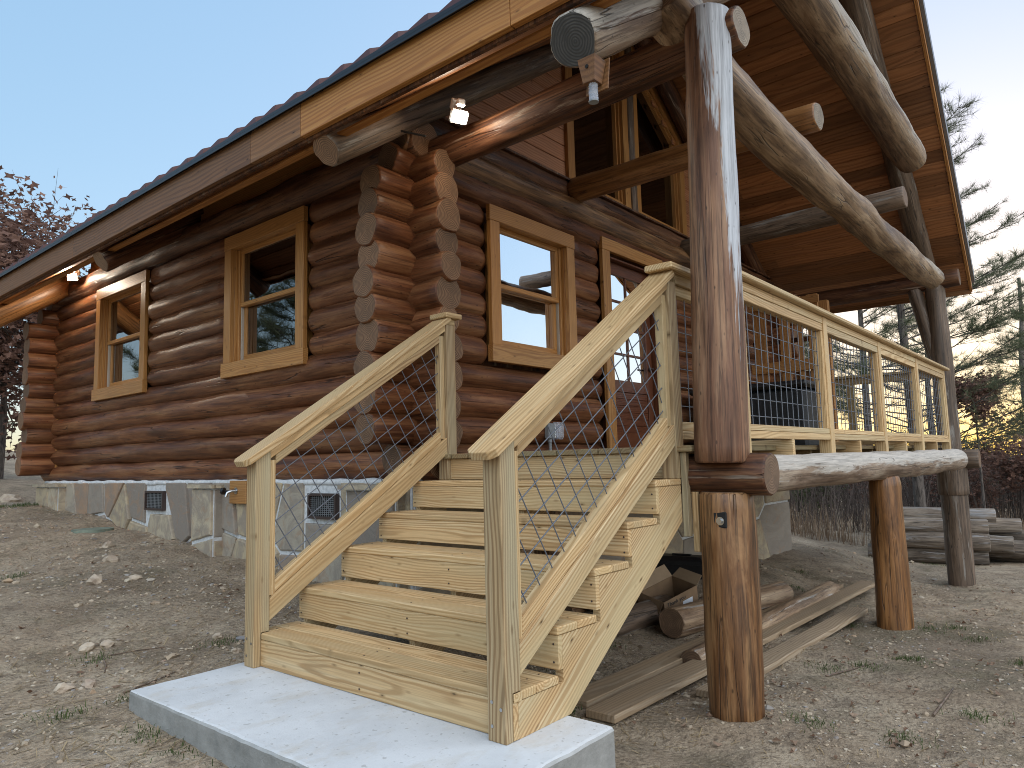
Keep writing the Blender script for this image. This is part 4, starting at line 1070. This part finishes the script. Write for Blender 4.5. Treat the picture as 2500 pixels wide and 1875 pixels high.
# cable by the corner
mb = MB(); mb.tube([(1.0, 2.0, 3.42), (1.08, 1.95, 3.37), (1.16, 1.85, 3.33), (1.22, 1.7, 3.27)], .008, 6); o = mb.build('cable', ['rubber']); tag(o, 'short black cable running down from the eave by the corner floodlight', 'cable')
# carpenter bee trap
bt = thing('bee_trap', (.64, -.02, 2.78), 'small wooden bee trap with a clear bottle hanging under the big round log', 'bee trap')
mb = MB(); V = []; 
for z, s_ in ((2.765, .032), (2.88, .048)):
    V += [(.64-s_, -.04-s_, z), (.64+s_, -.04-s_, z), (.64+s_, -.04+s_, z), (.64-s_, -.04+s_, z)]
mb.add(V, [(3, 2, 1, 0), (4, 5, 6, 7), (0, 1, 5, 4), (1, 2, 6, 5), (2, 3, 7, 6), (3, 0, 4, 7)]); mb.build('box', ['fascia_dark'], bt)
mb = MB(); mb.add([(.70, -.10, 2.90), (.70, .02, 2.90), (.675, .02, 2.74), (.675, -.10, 2.74), (.708, -.10, 2.90), (.708, .02, 2.90), (.683, .02, 2.74), (.683, -.10, 2.74)], [(0, 1, 2, 3), (7, 6, 5, 4), (0, 4, 5, 1), (1, 5, 6, 2), (2, 6, 7, 3), (3, 7, 4, 0)]); mb.build('side_panel', ['fascia_mid'], bt, recalc=True)
mb = MB(); mb.tube([(.600, -.04, 2.835), (.594, -.04, 2.835)], .009, 12); mb.build('entry_hole', ['mesh_dark'], bt)
mb = MB(); mb.tube([(.645, -.04, 2.764), (.645, -.04, 2.685)], .022, 16); mb.build('bottle', ['clear'], bt)
mb = MB(); mb.tube([(.645, -.04, 2.684), (.645, -.04, 2.677)], .024, 16); mb.build('bottle_lid', ['greyplastic'], bt)
mb = MB(); mb.tube([(.64, -.04, 2.90), (.64, -.03, 2.96)], .0015, 4); mb.build('hook', ['wire'], bt)
# outlet by the door
ot = thing('outlet_box', (2.97, 1.97, 1.25), 'grey outdoor outlet with a clear bubble cover low on the wall beside the door', 'outlet')
mb = MB(); mb.box((2.88, 1.955, 1.20), (2.97, 2.01, 1.335), 0, .008); mb.tube([(2.925, 1.985, 1.20), (2.93, 1.985, 1.08)], .014, 10); mb.tube([(2.925, 1.985, 1.20), (2.925, 1.985, 1.17)], .02, 10); mb.build('box', ['greyplastic'], ot)
mb = MB(); mb.box((2.972, 1.93, 1.195), (3.075, 2.0, 1.345), 0, .015); mb.build('cover', ['clear'], ot)
# faucet on a board
fb = thing('faucet', (1.30, 4.30, .80), 'outdoor tap with a black wheel handle on a small brown board by the stone wall', 'faucet')
bbox_board('backing_board', (1.31, 4.14, .70), (1.335, 4.42, .905), 'casing', fb)
mb = MB(); mb.tube([(1.31, 4.30, .815), (1.27, 4.31, .815), (1.235, 4.32, .80), (1.225, 4.325, .765)], [.016, .014, .013, .014], 10); mb.tube([(1.309, 4.30, .815), (1.302, 4.30, .815)], .03, 14); mb.build('spout', ['steel'], fb)
mb = MB(); mb.tube([(1.25, 4.33, .815), (1.23, 4.37, .815)], .007, 6); mb.tube([(1.232, 4.365, .815), (1.222, 4.385, .815)], .032, 9); mb.build('handle', ['black'], fb)
# utility lid in the dirt
V = []; mb = MB(); lx, ly = 1.02, 6.72; lz = gz(lx, ly)
mb.tube([(lx, ly, lz-.05), (lx, ly, lz+.018)], .20, 32); o = mb.build('utility_lid', ['lid']); tag(o, 'round green grey utility lid lying in the dirt near the stone foundation', 'utility lid')

# ------------------------------------------------------------------ lumber and logs under the porch
def ground_log(p0, p1, r0, r1, mat, end, label, cat='log', group=None, name='log', **kw):
    o = log(name, p0, p1, r0, r1, mat=mat, end=end, **kw); return tag(o, label, cat, group)
ground_log((2.98, .93, -.24), (5.05, .83, -.34), .115, .125, 'log_fresh', 'end_tan', 'thick peeled log with a clean sawn end lying behind the big post')
ground_log((1.9, 1.25, -.20), (3.6, 1.28, -.27), .105, .11, 'log_greybrown', 'end_tan', 'dull brown peeled log lying behind the thick sawn log, under the stair side')
ground_log((2.26, .42, -.29), (5.85, .60, -.40), .080, .090, 'log_fresh', 'end_tan', 'slim rough log lying between the planks with its sawn end by the big post')
for k, (a, b, r) in enumerate((((2.6, 1.62, -.17), (3.7, 1.66, -.22), .05), ((2.75, 1.5, -.13), (3.5, 1.46, -.19), .045), ((2.4, 1.78, -.16), (3.9, 1.82, -.24), .04))):
    ground_log(a, b, r, r*.9, 'log_amber', 'end_tan', ['reddish peeled pole lying against the cardboard box, middle of three', 'short reddish pole with a dark end lying in front of the other two poles', 'thin reddish pole lying at the back of the three poles'][k], 'pole', 'reddish poles by the cardboard box', name='pole')
def plank(p0, p1, w_, th, label, mat='plank_old', up=(0, 0, 1)):
    o = board('plank', p0, p1, w_, th, mat, None, up, .004); return tag(o, label, 'plank', 'loose planks under the porch')
plank((1.75, .07, -.295), (5.12, .15, -.42), .15, .04, 'long pale plank lying nearest the camera, starting behind the foot of the big post')
plank((1.0, .29, -.245), (6.74, .46, -.44), .17, .04, 'longest pale plank, running from the concrete pad corner past the big post')
plank((1.10, .52, -.25), (6.4, .72, -.44), .17, .04, 'sawdust covered plank lying behind the slim rough log')
plank((1.66, -.02, -.345), (2.1, -.05, -.36), .10, .05, 'small block of wood under the nearest plank beside the big post')
# cardboard box
cb = thing('cardboard_box', (3.52, 1.22, -.29), 'open brown cardboard box tilted on the poles under the porch', 'box')
mt = Matrix.Translation((3.52, 1.22, -.27)) @ Matrix.Scale(.82, 4) @ Matrix.Rotation(R(-18), 4, 'Z') @ Matrix.Rotation(R(-14), 4, 'Y') @ Matrix.Rotation(R(10), 4, 'X')
mb = MB(); a, b, h, t_ = .24, .17, .24, .005
mb.box((-a, -b, 0), (a, b, t_)); mb.box((-a, -b, t_), (-a+t_, b, h)); mb.box((a-t_, -b, t_), (a, b, h)); mb.box((-a+t_, -b, t_), (a-t_, -b+t_, h)); mb.box((-a+t_, b-t_, t_), (a-t_, b, h))
mb.build('box_body', ['card'], cb, mt)
mb = MB(); mb.box((-a+.01, -.115, 0), (-a+.014, .0, .4)); 
def flap(pts, name='flap', mat='card'):
    mb = MB(); n = len(pts); c = (Vector(pts[1])-Vector(pts[0])).cross(Vector(pts[2])-Vector(pts[1])).normalized()*.004
    V = [Vector(p) for p in pts]+[Vector(p)+c for p in pts]; mb.add(V, [tuple(range(n))[::-1], tuple(range(n, 2*n))]+[(i, (i+1) % n, (i+1) % n+n, i+n) for i in range(n)]); mb.build(name, [mat], cb, mt, recalc=True)
flap([(-a-.001, -b, h), (-a-.001, b, h), (-a-.07, b-.02, h-.15), (-a-.09, -b+.02, h-.13)])
flap([(-a, b+.001, h), (a, b+.001, h), (a-.03, b+.07, h+.12), (-a+.03, b+.07, h+.12)], mat='card_in')
flap([(a+.001, b, h), (a+.001, -b, h), (a+.11, -b+.02, h+.06), (a+.11, b-.02, h+.06)], mat='card_in')
def text_obj(body, size, mtx, parent, mat, name='printed_text'):
    cu = bpy.data.curves.new(name, 'FONT'); cu.body = body; cu.size = size; cu.extrude = .0005
    tmp = bpy.data.objects.new('tmp', cu); COL.objects.link(tmp); dg = bpy.context.evaluated_depsgraph_get(); me = bpy.data.meshes.new_from_object(tmp.evaluated_get(dg)); bpy.data.objects.remove(tmp)
    me.materials.clear(); me.materials.append(M[mat]); o = bpy.data.objects.new(name, me); COL.objects.link(o); place(o, mtx, parent); return o
fm_ = mt @ Matrix.Translation((-.20, -b-.002, .17)) @ Matrix.Rotation(R(90), 4, 'X')
text_obj('Thank you', .062, fm_, cb, 'ink')
mb = MB(); mb.box((-.20, -b-.003, .03), (-.11, -b-.001, .12)); mb.box((-.095, -b-.003, .03), (-.05, -b-.001, .12)); mb.build('printed_mark', ['ink'], cb, mt)
mb = MB(); mb.box((.02, -b-.003, .03), (.16, -b-.001, .15)); mb.build('paper_label', ['labelwhite'], cb, mt)
# black tool box
tb = thing('tool_box', (4.68, 1.68, -.15), 'black plastic tool box standing on the dirt against the stone foundation', 'tool box')
mt = Matrix.Translation((4.68, 1.68, gz(4.68, 1.68)-.01)) @ Matrix.Rotation(R(97), 4, 'Z')
mb = MB(); V = []
for z, sx, sy in ((0, .235, .11), (.13, .25, .125)): V += [(-sx, -sy, z), (sx, -sy, z), (sx, sy, z), (-sx, sy, z)]
mb.add(V, [(3, 2, 1, 0), (4, 5, 6, 7), (0, 1, 5, 4), (1, 2, 6, 5), (2, 3, 7, 6), (3, 0, 4, 7)]); mb.build('case', ['black'], tb, mt)
mb = MB(); V = []
for z, sx, sy in ((.132, .26, .135), (.165, .26, .135), (.205, .215, .085)): V += [(-sx, -sy, z), (sx, -sy, z), (sx, sy, z), (-sx, sy, z)]
mb.add(V, [(3, 2, 1, 0), (8, 9, 10, 11)]+[(l+i, l+(i+1) % 4, l+4+(i+1) % 4, l+4+i) for l in (0, 4) for i in range(4)]); mb.build('lid', ['black'], tb, mt)
mb = MB(); mb.box((-.10, -.02, .206), (.10, .02, .222), 0, .005); mb.build('handle', ['black'], tb, mt)
mb = MB(); mb.box((-.15, -.142, .10), (-.11, -.136, .16)); mb.box((.11, -.142, .10), (.15, -.136, .16)); mb.build('latch', ['greyplastic'], tb, mt)

# ------------------------------------------------------------------ log pile at the right
pile = [((12.6, 1.9), (12.9, .05), .0, .15), ((12.5, 1.8), (12.8, .0), .27, .155), ((12.55, 1.75), (12.9, .02), .52, .14), ((13.1, 1.6), (13.4, -.05), .66, .15),
        ((12.9, .9), (13.0, -.32), .22, .15), ((13.1, .8), (13.2, -.62), .12, .16), ((13.3, .4), (13.5, -.40), .50, .14), ((13.6, .4), (13.5, -.85), .30, .13), ((13.9, .4), (13.8, -1.2), .25, .15), ((13.5, .3), (13.2, -.95), .0, .14), ((13.9, .4), (13.9, -1.4), .0, .15)]
wh = ['bottom log at the front of the pile', 'second log up in the tall stack', 'third log up in the tall stack', 'topmost grey log of the pile', 'log with a pale split end in the middle of the pile', 'log with a round grey end right of the far post',
      'dark topped log leaning on the tall stack', 'small split log near the top of the right side', 'rough log at the far right of the pile', 'low log at the right foot of the pile', 'lowest log at the far right of the pile']
for k, (a, b, z, r) in enumerate(pile):
    zz = -1.0+.14+z
    ground_log((a[0], a[1], zz+.03), (b[0], b[1], zz), r, r*.97, 'log_grey', 'end_tan' if k % 3 else 'end_pale', 'grey weathered '+wh[k], 'log', 'weathered logs in the pile', n=14, step=.2)

# ------------------------------------------------------------------ ground scatter
class Scatter:
    def __init__(s): s.V = []; s.F = []; s.n = 0
    def add(s, V, F): s.V.append(V); s.F += [tuple(i+s.n for i in f) for f in F]; s.n += len(V)
    def build(s, name, mat, label, cat, smooth=False):
        V = np.concatenate(s.V); o = new_obj(name, V.tolist(), s.F, mat, None, smooth); tag(o, label, cat, None, 'stuff'); return o
ico = bmesh.new(); bmesh.ops.create_icosphere(ico, subdivisions=1, radius=1); IV = np.array([v.co[:] for v in ico.verts]); IF = [tuple(v.index for v in f.verts) for f in ico.faces]; ico.free()
def blocked(x, y):
    return (-.60 < x < .37 and -.24 < y < 1.88) or (x > 1.33 and y > 2.0 and x < 9 and y < 9.5)
def near_pts(n, pw=2.2, dmax=14, aw=(-8, 88)):
    out = []
    while len(out) < n:
        a = R(random.uniform(*aw)); d = 1.2+dmax*random.random()**pw
        x, y = CAMV[0]+d*math.cos(a), CAMV[1]+d*math.sin(a)
        if not blocked(x, y): out.append((x, y, d))
    return out
S = Scatter()
for x, y, d in near_pts(26000, 1.6, 12):
    cl = noise.noise(Vector((x*.8, y*.8, 9)))
    if random.random() > .35+1.3*cl+ (.3 if y > 2 else 0): continue
    s_ = random.uniform(.0025, .0075)*(1+.12*d)*(2.4 if random.random() < .035 else 1)*(1.25 if (x < .9 and y > 2.2) else 1)
    V = IV*np.array([random.uniform(.7, 1.4), random.uniform(.6, 1.2), random.uniform(.35, .7)])*s_*(1+.25*rng.normal(size=(len(IV), 1)))
    a = random.random()*6.28; c, q = math.cos(a), math.sin(a); V = V @ np.array([[c, -q, 0], [q, c, 0], [0, 0, 1]])
    S.add(V+np.array([x, y, gz(x, y)+s_*.1]), IF)
S.build('gravel', 'pebble', 'small pebbles and gravel strewn over the dirt', 'gravel')
def blade(x, y, z, L, w_, a, lean, curl=.4):
    dx, dy = math.cos(a), math.sin(a); px, py = -dy*w_, dx*w_
    m1 = (x+dx*L*lean*.4, y+dy*L*lean*.4, z+L*.6*(1-lean*.5)); t_ = (x+dx*L*lean, y+dy*L*lean, z+L*(1-lean*.75)*(1-curl*lean))
    return np.array([(x-px, y-py, z), (x+px, y+py, z), (m1[0]+px*.7, m1[1]+py*.7, m1[2]), (m1[0]-px*.7, m1[1]-py*.7, m1[2]), t_]), [(0, 1, 2, 3), (3, 2, 4)]
S = Scatter()
tufts = [(t[0], t[1], .8) for t in near_pts(60, 1.3, 9)]+[(-.62, 1.2, .7), (-.66, .9, .7), (-.63, 1.5, .8), (-.7, .45, .8), (-.5, 2.0, .6), (1.1, 9.2, 2.0), (.8, 9.4, 1.6), (4.9, -.45, .8), (5.1, -.6, .8), (11.5, .6, 2.5), (11.8, 1.0, 2.0)]
for tx, ty, k in tufts:
    for _ in range(int(150*k)):
        x, y = tx+random.gauss(0, .07*k), ty+random.gauss(0, .07*k)
        if blocked(x, y): continue
        S.add(*blade(x, y, gz(x, y)-.003, random.uniform(.015, .05)*(1+.4*k), .0012+.0006*k, random.random()*6.28, random.uniform(.2, .9)))
S.build('grass_tufts', 'grass', 'sparse short green grass tufts in the dirt', 'grass')
S = Scatter()
for x, y, d in near_pts(15000, 1.6, 12):
    if noise.noise(Vector((x*.6, y*.6, 2))) < -.12 and random.random() < .8: continue
    L = random.uniform(.015, .08)*(1+.05*d); a = random.gauss(.4, .9); w_ = random.uniform(.0009, .0022)*(1+.07*d); z = gz(x, y)+.004
    dx, dy = math.cos(a)*L, math.sin(a)*L; z2 = gz(x+dx, y+dy)+random.uniform(.002, .012)
    px, py = -math.sin(a)*w_, math.cos(a)*w_
    S.add(np.array([(x-px, y-py, z), (x+px, y+py, z), (x+dx+px, y+dy+py, z2), (x+dx-px, y+dy-py, z2)]), [(0, 1, 2, 3)])
S.build('straw', 'straw', 'scattered straw and dry grass stems on the dirt', 'straw')
S = Scatter()
for x, y, d in near_pts(1300, .9, 15, (-10, 30))+near_pts(220, 1.5, 9, (30, 85)):
    if x < 1.2 and y < 2.0 and random.random() < .6: continue
    s_ = random.uniform(.008, .026); a = random.random()*6.28; z = gz(x, y)+.006
    n = 6; P = []
    for k in range(n): rr = s_*(1 if k % 2 else .45)*random.uniform(.7, 1.2); an = a+k*6.28/n; P.append((x+math.cos(an)*rr*1.3, y+math.sin(an)*rr, z+random.uniform(-.003, .018)))
    S.add(np.array(P), [tuple(range(n))])
S.build('leaf_litter', 'litter', 'fallen dry leaves and bark chips scattered on the dirt', 'leaf litter')
# larger rocks
rocks = [(.55, 5.0, .07, 'pale pink rock in the rubble patch, largest of its cluster'), (.18, 4.35, .075, 'pale tan rock, larger of the pair in the middle of the dirt'), (.42, 4.2, .05, 'grey white rock just right of the larger tan rock'),
         (-.36, 2.98, .05, 'square pale rock, left one of the close pair'), (-.24, 2.97, .045, 'square pale rock, right one of the close pair'), (-.66, 2.42, .05, 'tan rock lowest on the left of the dirt'), (-.55, 2.40, .042, 'rounded pale rock right of the lowest tan rock'),
         (1.5, 11.2, .16, 'pale rock at the far left edge of the dirt'), (.75, 5.6, .07, 'flat white rock above the rubble patch'), (.22, 2.55, .035, 'small tan stone left of the stair post'), (.12, 2.15, .03, 'bluish stone beside the concrete pad and stair post'), (-.42, 2.05, .025, 'little white stone in front of the pad corner')]
bmr = bmesh.new(); bmesh.ops.create_icosphere(bmr, subdivisions=2, radius=1); RV = [v.co.copy() for v in bmr.verts]; RF = [tuple(v.index for v in f.verts) for f in bmr.faces]; bmr.free()
for k, (x, y, s_, lab) in enumerate(rocks):
    V = [(v*(1+.55*noise.noise(v*1.1+Vector((k*7, 0, 0)))+.2*noise.noise(v*3+Vector((k*3, 5, 0))))) for v in RV]; s_ *= .78; V = [(v.x*s_*1.2, v.y*s_, v.z*s_*.75) for v in V]
    o = new_obj('rock', V, RF, 'rock', None, False, None, Matrix.Translation((x, y, gz(x, y)+s_*.25)) @ Matrix.Rotation(k*1.3, 4, 'Z')); tag(o, lab, 'rock', 'loose rocks in the dirt')
sticks = [((-.35, 2.75), (-.42, 2.55), .006, 'short dark stick below the close pair of rocks'), ((-.30, 2.82), (-.02, 2.72), .004, 'thin pale stick right of the close pair of rocks'), ((2.15, -.95), (2.75, -.95), .008, 'long twig lying on the dirt at the right'), ((-.5, 2.1), (-.2, 2.2), .006, 'bundle stick lying behind the pad corner'), ((2.6, -.3), (3.1, -.45), .006, 'twig on the dirt right of the big post foot')]
for a, b, r, lab in sticks:
    mb = MB(); mb.tube([(a[0], a[1], gz(*a)+r), ((a[0]+b[0])/2+.01, (a[1]+b[1])/2, gz((a[0]+b[0])/2, (a[1]+b[1])/2)+r*1.5), (b[0], b[1], gz(*b)+r)], [r, r*.8, r*.5], 6); o = mb.build('stick', ['log_greybrown']); tag(o, lab, 'stick', 'sticks on the dirt')

# ------------------------------------------------------------------ vegetation
def pine(name, x, y, h, r, crown0, spread, label, group, nb=70, needles=26, nl=.16, seed=1, spray=14, lowdrop=0, tier=None):
    rs = random.Random(seed); z0 = gz(x, y)-.1
    t = thing(name, (x, y, z0), label, 'tree', group)
    mb = MB(); pts = []; rr = []
    for k in range(13): f = k/12; pts.append((x+.15*math.sin(f*3+seed)*f, y+.12*math.sin(f*2.3+seed*2)*f, z0+h*f)); rr.append(r*(1-f*.85)+.006)
    mb.tube(pts, rr, 12); 
    S = Scatter(); tip = []
    for b in range(nb):
        f = crown0+(1-crown0)*(b+rs.random())/nb; z = z0+h*f; k = min(11, int(f*12)); base = Vector(pts[k]).lerp(Vector(pts[k+1]), f*12-k) if k < 12 else Vector(pts[-1])
        L = spread*(1-((f-crown0)/(1-crown0))**1.3*.8)*rs.uniform(.55, 1.1); a = rs.random()*6.28; up = rs.uniform(.0, .5)
        d = Vector((math.cos(a), math.sin(a), up*.5)); P = [base]; 
        for s_ in range(1, 6): P.append(base+d*L*s_/5+Vector((rs.gauss(0, .04), rs.gauss(0, .04), L*.06*(s_/5)**2*4+rs.gauss(0, .03))))
        mb.tube(P, [max(.006, r*.16*(1-s_/6)) for s_ in range(6)], 5, cap=False)
        for s_ in range(spray):
            q = rs.uniform(.3, 1)*5; i = min(4, int(q)); o_ = P[i].lerp(P[i+1], q-i); a2 = a+rs.uniform(-1.1, 1.1); l2 = L*.32*rs.uniform(.3, 1)*(1.3-q/5)+.12
            e = o_+Vector((math.cos(a2)*l2, math.sin(a2)*l2, rs.uniform(0, .5)*l2)); mb.tube([o_, e], [.006, .003], 3, cap=False); 
            tip.append((e, (e-o_).normalized()))
            if l2 > .3: tip.append((o_.lerp(e, .6), (e-o_).normalized()))
    mb.build('trunk', ['bark'], t)
    for e, dr in tip:
        e = np.array(e); dr = np.array(dr); V = []; F = []
        N = needles
        rd = rng.normal(size=(N, 3)); rd[:, 2] += .55; rd /= np.linalg.norm(rd, axis=1)[:, None]; dd = rd*.85+dr*.45; dd /= np.linalg.norm(dd, axis=1)[:, None]
        st_ = e-dr*rng.uniform(0, nl*.6, size=(N, 1)); ln = nl*rng.uniform(.7, 1.15, size=(N, 1)); tp = st_+dd*ln
        sd = np.cross(dd, rng.normal(size=(N, 3))); sd /= np.linalg.norm(sd, axis=1)[:, None]; sd *= .0017*nl/.16+.0006
        V = np.empty((N*3, 3)); V[0::3] = st_-sd; V[1::3] = st_+sd; V[2::3] = tp
        S.add(V, [(3*i, 3*i+1, 3*i+2) for i in range(N)])
    o = new_obj('crown', np.concatenate(S.V).tolist(), S.F, 'needles', t)
    return t
pine('pine_tree', 14.6, 1.35, 10.5, .11, .18, 3.7, 'tall loose pine standing behind the right end of the porch', 'pines beyond the porch', nb=110, seed=3, spray=24, needles=28, nl=.21)
pine('pine_tree', 27, 5.2, 13, .15, .25, 3.0, 'distant pine seen through the mesh left of the nearer pine', 'pines beyond the porch', nb=70, seed=5, needles=16, nl=.34, spray=12)
pine('pine_tree', 24, 2.4, 6.5, .12, .08, 2.4, 'young dense pine low behind the railing mesh', 'pines beyond the porch', nb=40, seed=8, needles=14, nl=.28, spray=8)
pine('pine_tree', 20.5, -.6, 6.0, .08, .35, 2.2, 'slim pine at the right edge above the russet oak', 'pines beyond the porch', nb=50, seed=11, needles=16, nl=.28, spray=12)
# pines behind and left of the camera: they show in the window glass
for k, (x, y, h) in enumerate(((-6.5, 15.5, 6.4), (-9.5, 16.5, 7.4), (-5.0, 19.5, 7.2), (-8.5, 22, 8.5))):
    pine('pine_tree', x, y, h, .12, .03, 2.3, ['pine reflected in the left wall window, nearest the cabin corner', 'taller pine reflected in the left wall window', 'pine reflected in the far left wall window', 'farthest pine reflected in the left wall windows'][k], 'pines reflected in the windows', nb=80, seed=20+k, needles=22, nl=.40, spray=13)

def leafy(name, x, y, cz, rad, h, r, label, group, mat='russet', n=3500, ls=.06, seed=1, twigs=30, cat='tree', trunk_lean=0, z0=None, blobs=14, star=True):
    rs = random.Random(seed); rg = np.random.default_rng(seed); z0 = gz(x, y)-.05 if z0 is None else z0
    t = thing(name, (x, y, z0), label, cat, group); mb = MB()
    ctr = Vector((x, y, cz)); top = ctr+Vector((0, 0, rad*.3))
    mb.tube([(x, y, z0), (x+.1*rad*.3, y, z0+(cz-z0)*.5), tuple(top)], [r, r*.7, r*.3], 8)
    tips = []
    for b in range(blobs):
        v = Vector((rs.gauss(0, 1), rs.gauss(0, 1), rs.gauss(0, .8))).normalized()*rad*rs.uniform(.35, .9); s_ = ctr+Vector((0, 0, rs.uniform(-.5, .1)*rad*.8)); e = ctr+v
        m_ = s_.lerp(e, .5)+Vector((rs.gauss(0, .1), rs.gauss(0, .1), rs.gauss(0, .1)))*rad*.4; mb.tube([s_.lerp(Vector((x, y, s_.z)), .8), m_, e], [r*.35, r*.2, r*.07], 5, cap=False); tips.append(e)
        for q in range(5):
            e2 = e+Vector((rs.gauss(0, 1), rs.gauss(0, 1), rs.gauss(.2, .8))).normalized()*rad*.35; mb.tube([m_.lerp(e, .6), e2], [r*.12+.002, .003], 4, cap=False)
    for k in range(twigs):
        e = rs.choice(tips); d = Vector((rs.gauss(0, .5), rs.gauss(0, .5), 1)).normalized()*rad*rs.uniform(.3, .75); m_ = e+d*.5+Vector((rs.gauss(0, .04), rs.gauss(0, .04), 0))
        mb.tube([e, m_, e+d], [.006, .004, .002], 4, cap=False)
    mb.build('trunk', ['bark'], t)
    V = []; F = []; nn = 0
    P = np.array([list(q) for q in tips]); idx_ = rg.integers(0, len(P), n); pos = P[idx_]+np.clip(rg.normal(size=(n, 3)), -1.8, 1.8)*rad*.20
    k = 8 if star else 4
    for i in range(n):
        s_ = ls*rg.uniform(.5, 1.2); nrm = rg.normal(size=3); nrm /= np.linalg.norm(nrm); a = np.cross(nrm, [0, 0, 1.0]); a /= np.linalg.norm(a)+1e-9; b = np.cross(nrm, a)
        th0 = rg.uniform(0, 6.28)
        for q in range(k):
            rr = s_*((1 if q % 2 == 0 else .42) if star else (1 if q % 2 == 0 else .5)); an = th0+q*6.283/k; V.append(pos[i]+a*math.cos(an)*rr*(1.25)+b*math.sin(an)*rr*.8+nrm*(.15*s_*math.sin(3*an)))
        F.append(tuple(range(nn, nn+k))); nn += k
    new_obj('crown', [tuple(v) for v in V], F, mat, t); return t
leafy('oak_tree', 1.35, 14.8, 4.75, 2.35, 5, .10, 'russet leaved oak with bare twigs beyond the far end of the cabin', 'oaks with russet leaves', n=12000, ls=.085, seed=4, twigs=60, blobs=46)
leafy('oak_tree', 2.7, 16.5, 3.4, 1.7, 4, .10, 'second russet oak low behind the far cabin corner', 'oaks with russet leaves', n=3600, ls=.08, seed=9, twigs=8, blobs=20)
leafy('shrub', .9, 13.6, 1.6, .9, 2, .03, 'grey green shrub at the far left edge beyond the cabin', None, mat='green', n=4200, ls=.035, seed=6, twigs=10, cat='shrub', blobs=26, star=False)
leafy('oak_tree', 15.0, .30, 2.05, .62, 2, .03, 'small russet oak against the yellow sunset sky right of the far post', 'oaks with russet leaves', n=1700, ls=.055, seed=12, twigs=4, blobs=16)
bush = [(16.5, -.25, .55, .85, 'russet thicket low at the right edge'), (17.5, .9, .35, .8, 'russet thicket right of the far post'), (19, .2, .9, 1.1, 'taller russet thicket behind the low ones'), (18, -1.0, .8, 1.2, 'russet thicket at the far right corner'), (22, 1.9, .5, 1.2, 'distant russet thicket behind the log pile'), (25, 4.2, .6, 1.5, 'distant russet thicket under the porch deck'), (21, 3.6, .1, .8, 'russet thicket left of the pine trunk')]
for k, (x, y, cz, rad, lab) in enumerate(bush):
    leafy('shrub', x, y, cz, rad, 2, .03, lab, 'russet thickets at the wood edge', n=int(1500*rad), ls=.06, seed=30+k, twigs=12, cat='shrub', blobs=18)
for k, (x, y) in enumerate(((23, 6.3), (19.5, 4.9), (26, 1.1))):
    leafy('shrub', x, y, -.1, .9, 2, .03, ['dark green bush behind the dry grass under the deck', 'low green bush at the clearing edge under the deck', 'green bush behind the russet thickets on the right'][k], 'green bushes at the wood edge', mat='green', n=2200, ls=.05, seed=50+k, twigs=6, cat='shrub', blobs=20, star=False)
for k, (x, y, h, r) in enumerate(((21.5, 5.6, 7, .10), (24, 7.7, 8, .12), (23.5, .0, 7, .11), (28, 3.2, 9, .14), (19.8, 1.55, 5, .06), (26, -1.5, 7, .12))):
    mb = MB(); z0 = gz(x, y); P = [(x+.1*math.sin(q+k), y+.08*math.cos(q*1.3+k), z0-.1+h*q/6) for q in range(7)]; mb.tube(P, [r*(1-.1*q) for q in range(7)], 8)
    for q in range(14):
        zz = random.uniform(1.5, h-.5); a = random.random()*6.28; L = random.uniform(.5, 1.6); mb.tube([(x, y, z0+zz), (x+math.cos(a)*L*.6, y+math.sin(a)*L*.6, z0+zz+L*.4), (x+math.cos(a)*L, y+math.sin(a)*L, z0+zz+L*.8)], [.02, .012, .004], 4, cap=False)
    o = mb.build('bare_tree', ['bark']); tag(o, ['bare grey trunk under the deck left of the pine', 'bare trunk at the far left of the wood edge', 'bare trunk above the log pile', 'distant bare trunk behind the pine', 'thin bare sapling beside the pine', 'bare trunk at the right of the russet thickets'][k], 'tree', 'bare trees at the wood edge')
# wood-edge brush and dry grass
S = Scatter(); rs = random.Random(5)
for k in range(9000):
    a = R(rs.uniform(-14, 34)); d = rs.uniform(18.5, 40)**1.0; x, y = CAMV[0]+d*math.cos(a), CAMV[1]+d*math.sin(a); z = h1(x, y)-.05
    L = rs.uniform(.5, 1.9)*(1+.022*(d-18)); lx, ly = rs.gauss(0, .22)*L, rs.gauss(0, .22)*L; w_ = rs.uniform(.003, .011)*(1+.03*(d-18)); px, py = -math.sin(a)*w_, math.cos(a)*w_
    zz = z+L*.55*rs.random(); S.add(np.array([(x-px, y-py, z), (x+px, y+py, z), (x+lx*.5+px, y+ly*.5+py, z+L*.55), (x+lx*.5-px, y+ly*.5-py, z+L*.55), (x+lx, y+ly, z+L)]), [(0, 1, 2, 3), (3, 2, 4)])
    for q in range(3):
        f = rs.uniform(.3, .9); bx, by, bz = x+lx*f*.8, y+ly*f*.8, z+L*f; e = (bx+rs.gauss(0, .2)*L, by+rs.gauss(0, .2)*L, bz+rs.uniform(.05, .35)*L); S.add(np.array([(bx-px*.5, by-py*.5, bz), (bx+px*.5, by+py*.5, bz), e]), [(0, 1, 2)])
S.build('brush', 'brush', 'tangled bare brush along the edge of the woods', 'brush')
S = Scatter()
for k in range(9000):
    a = R(rs.uniform(-14, 34)); d = 16.8+abs(rs.gauss(0, 2.2)); x, y = CAMV[0]+d*math.cos(a), CAMV[1]+d*math.sin(a); z = gz(x, y)-.02
    if noise.noise(Vector((x*.35, y*.35, 1))) < -.15: continue
    S.add(*blade(x, y, z, rs.uniform(.25, 1.0), .006, rs.random()*6.28, rs.uniform(.05, .5)))
S.build('dry_grass', 'drygrass', 'tall dry tan grass at the edge of the woods', 'grass')
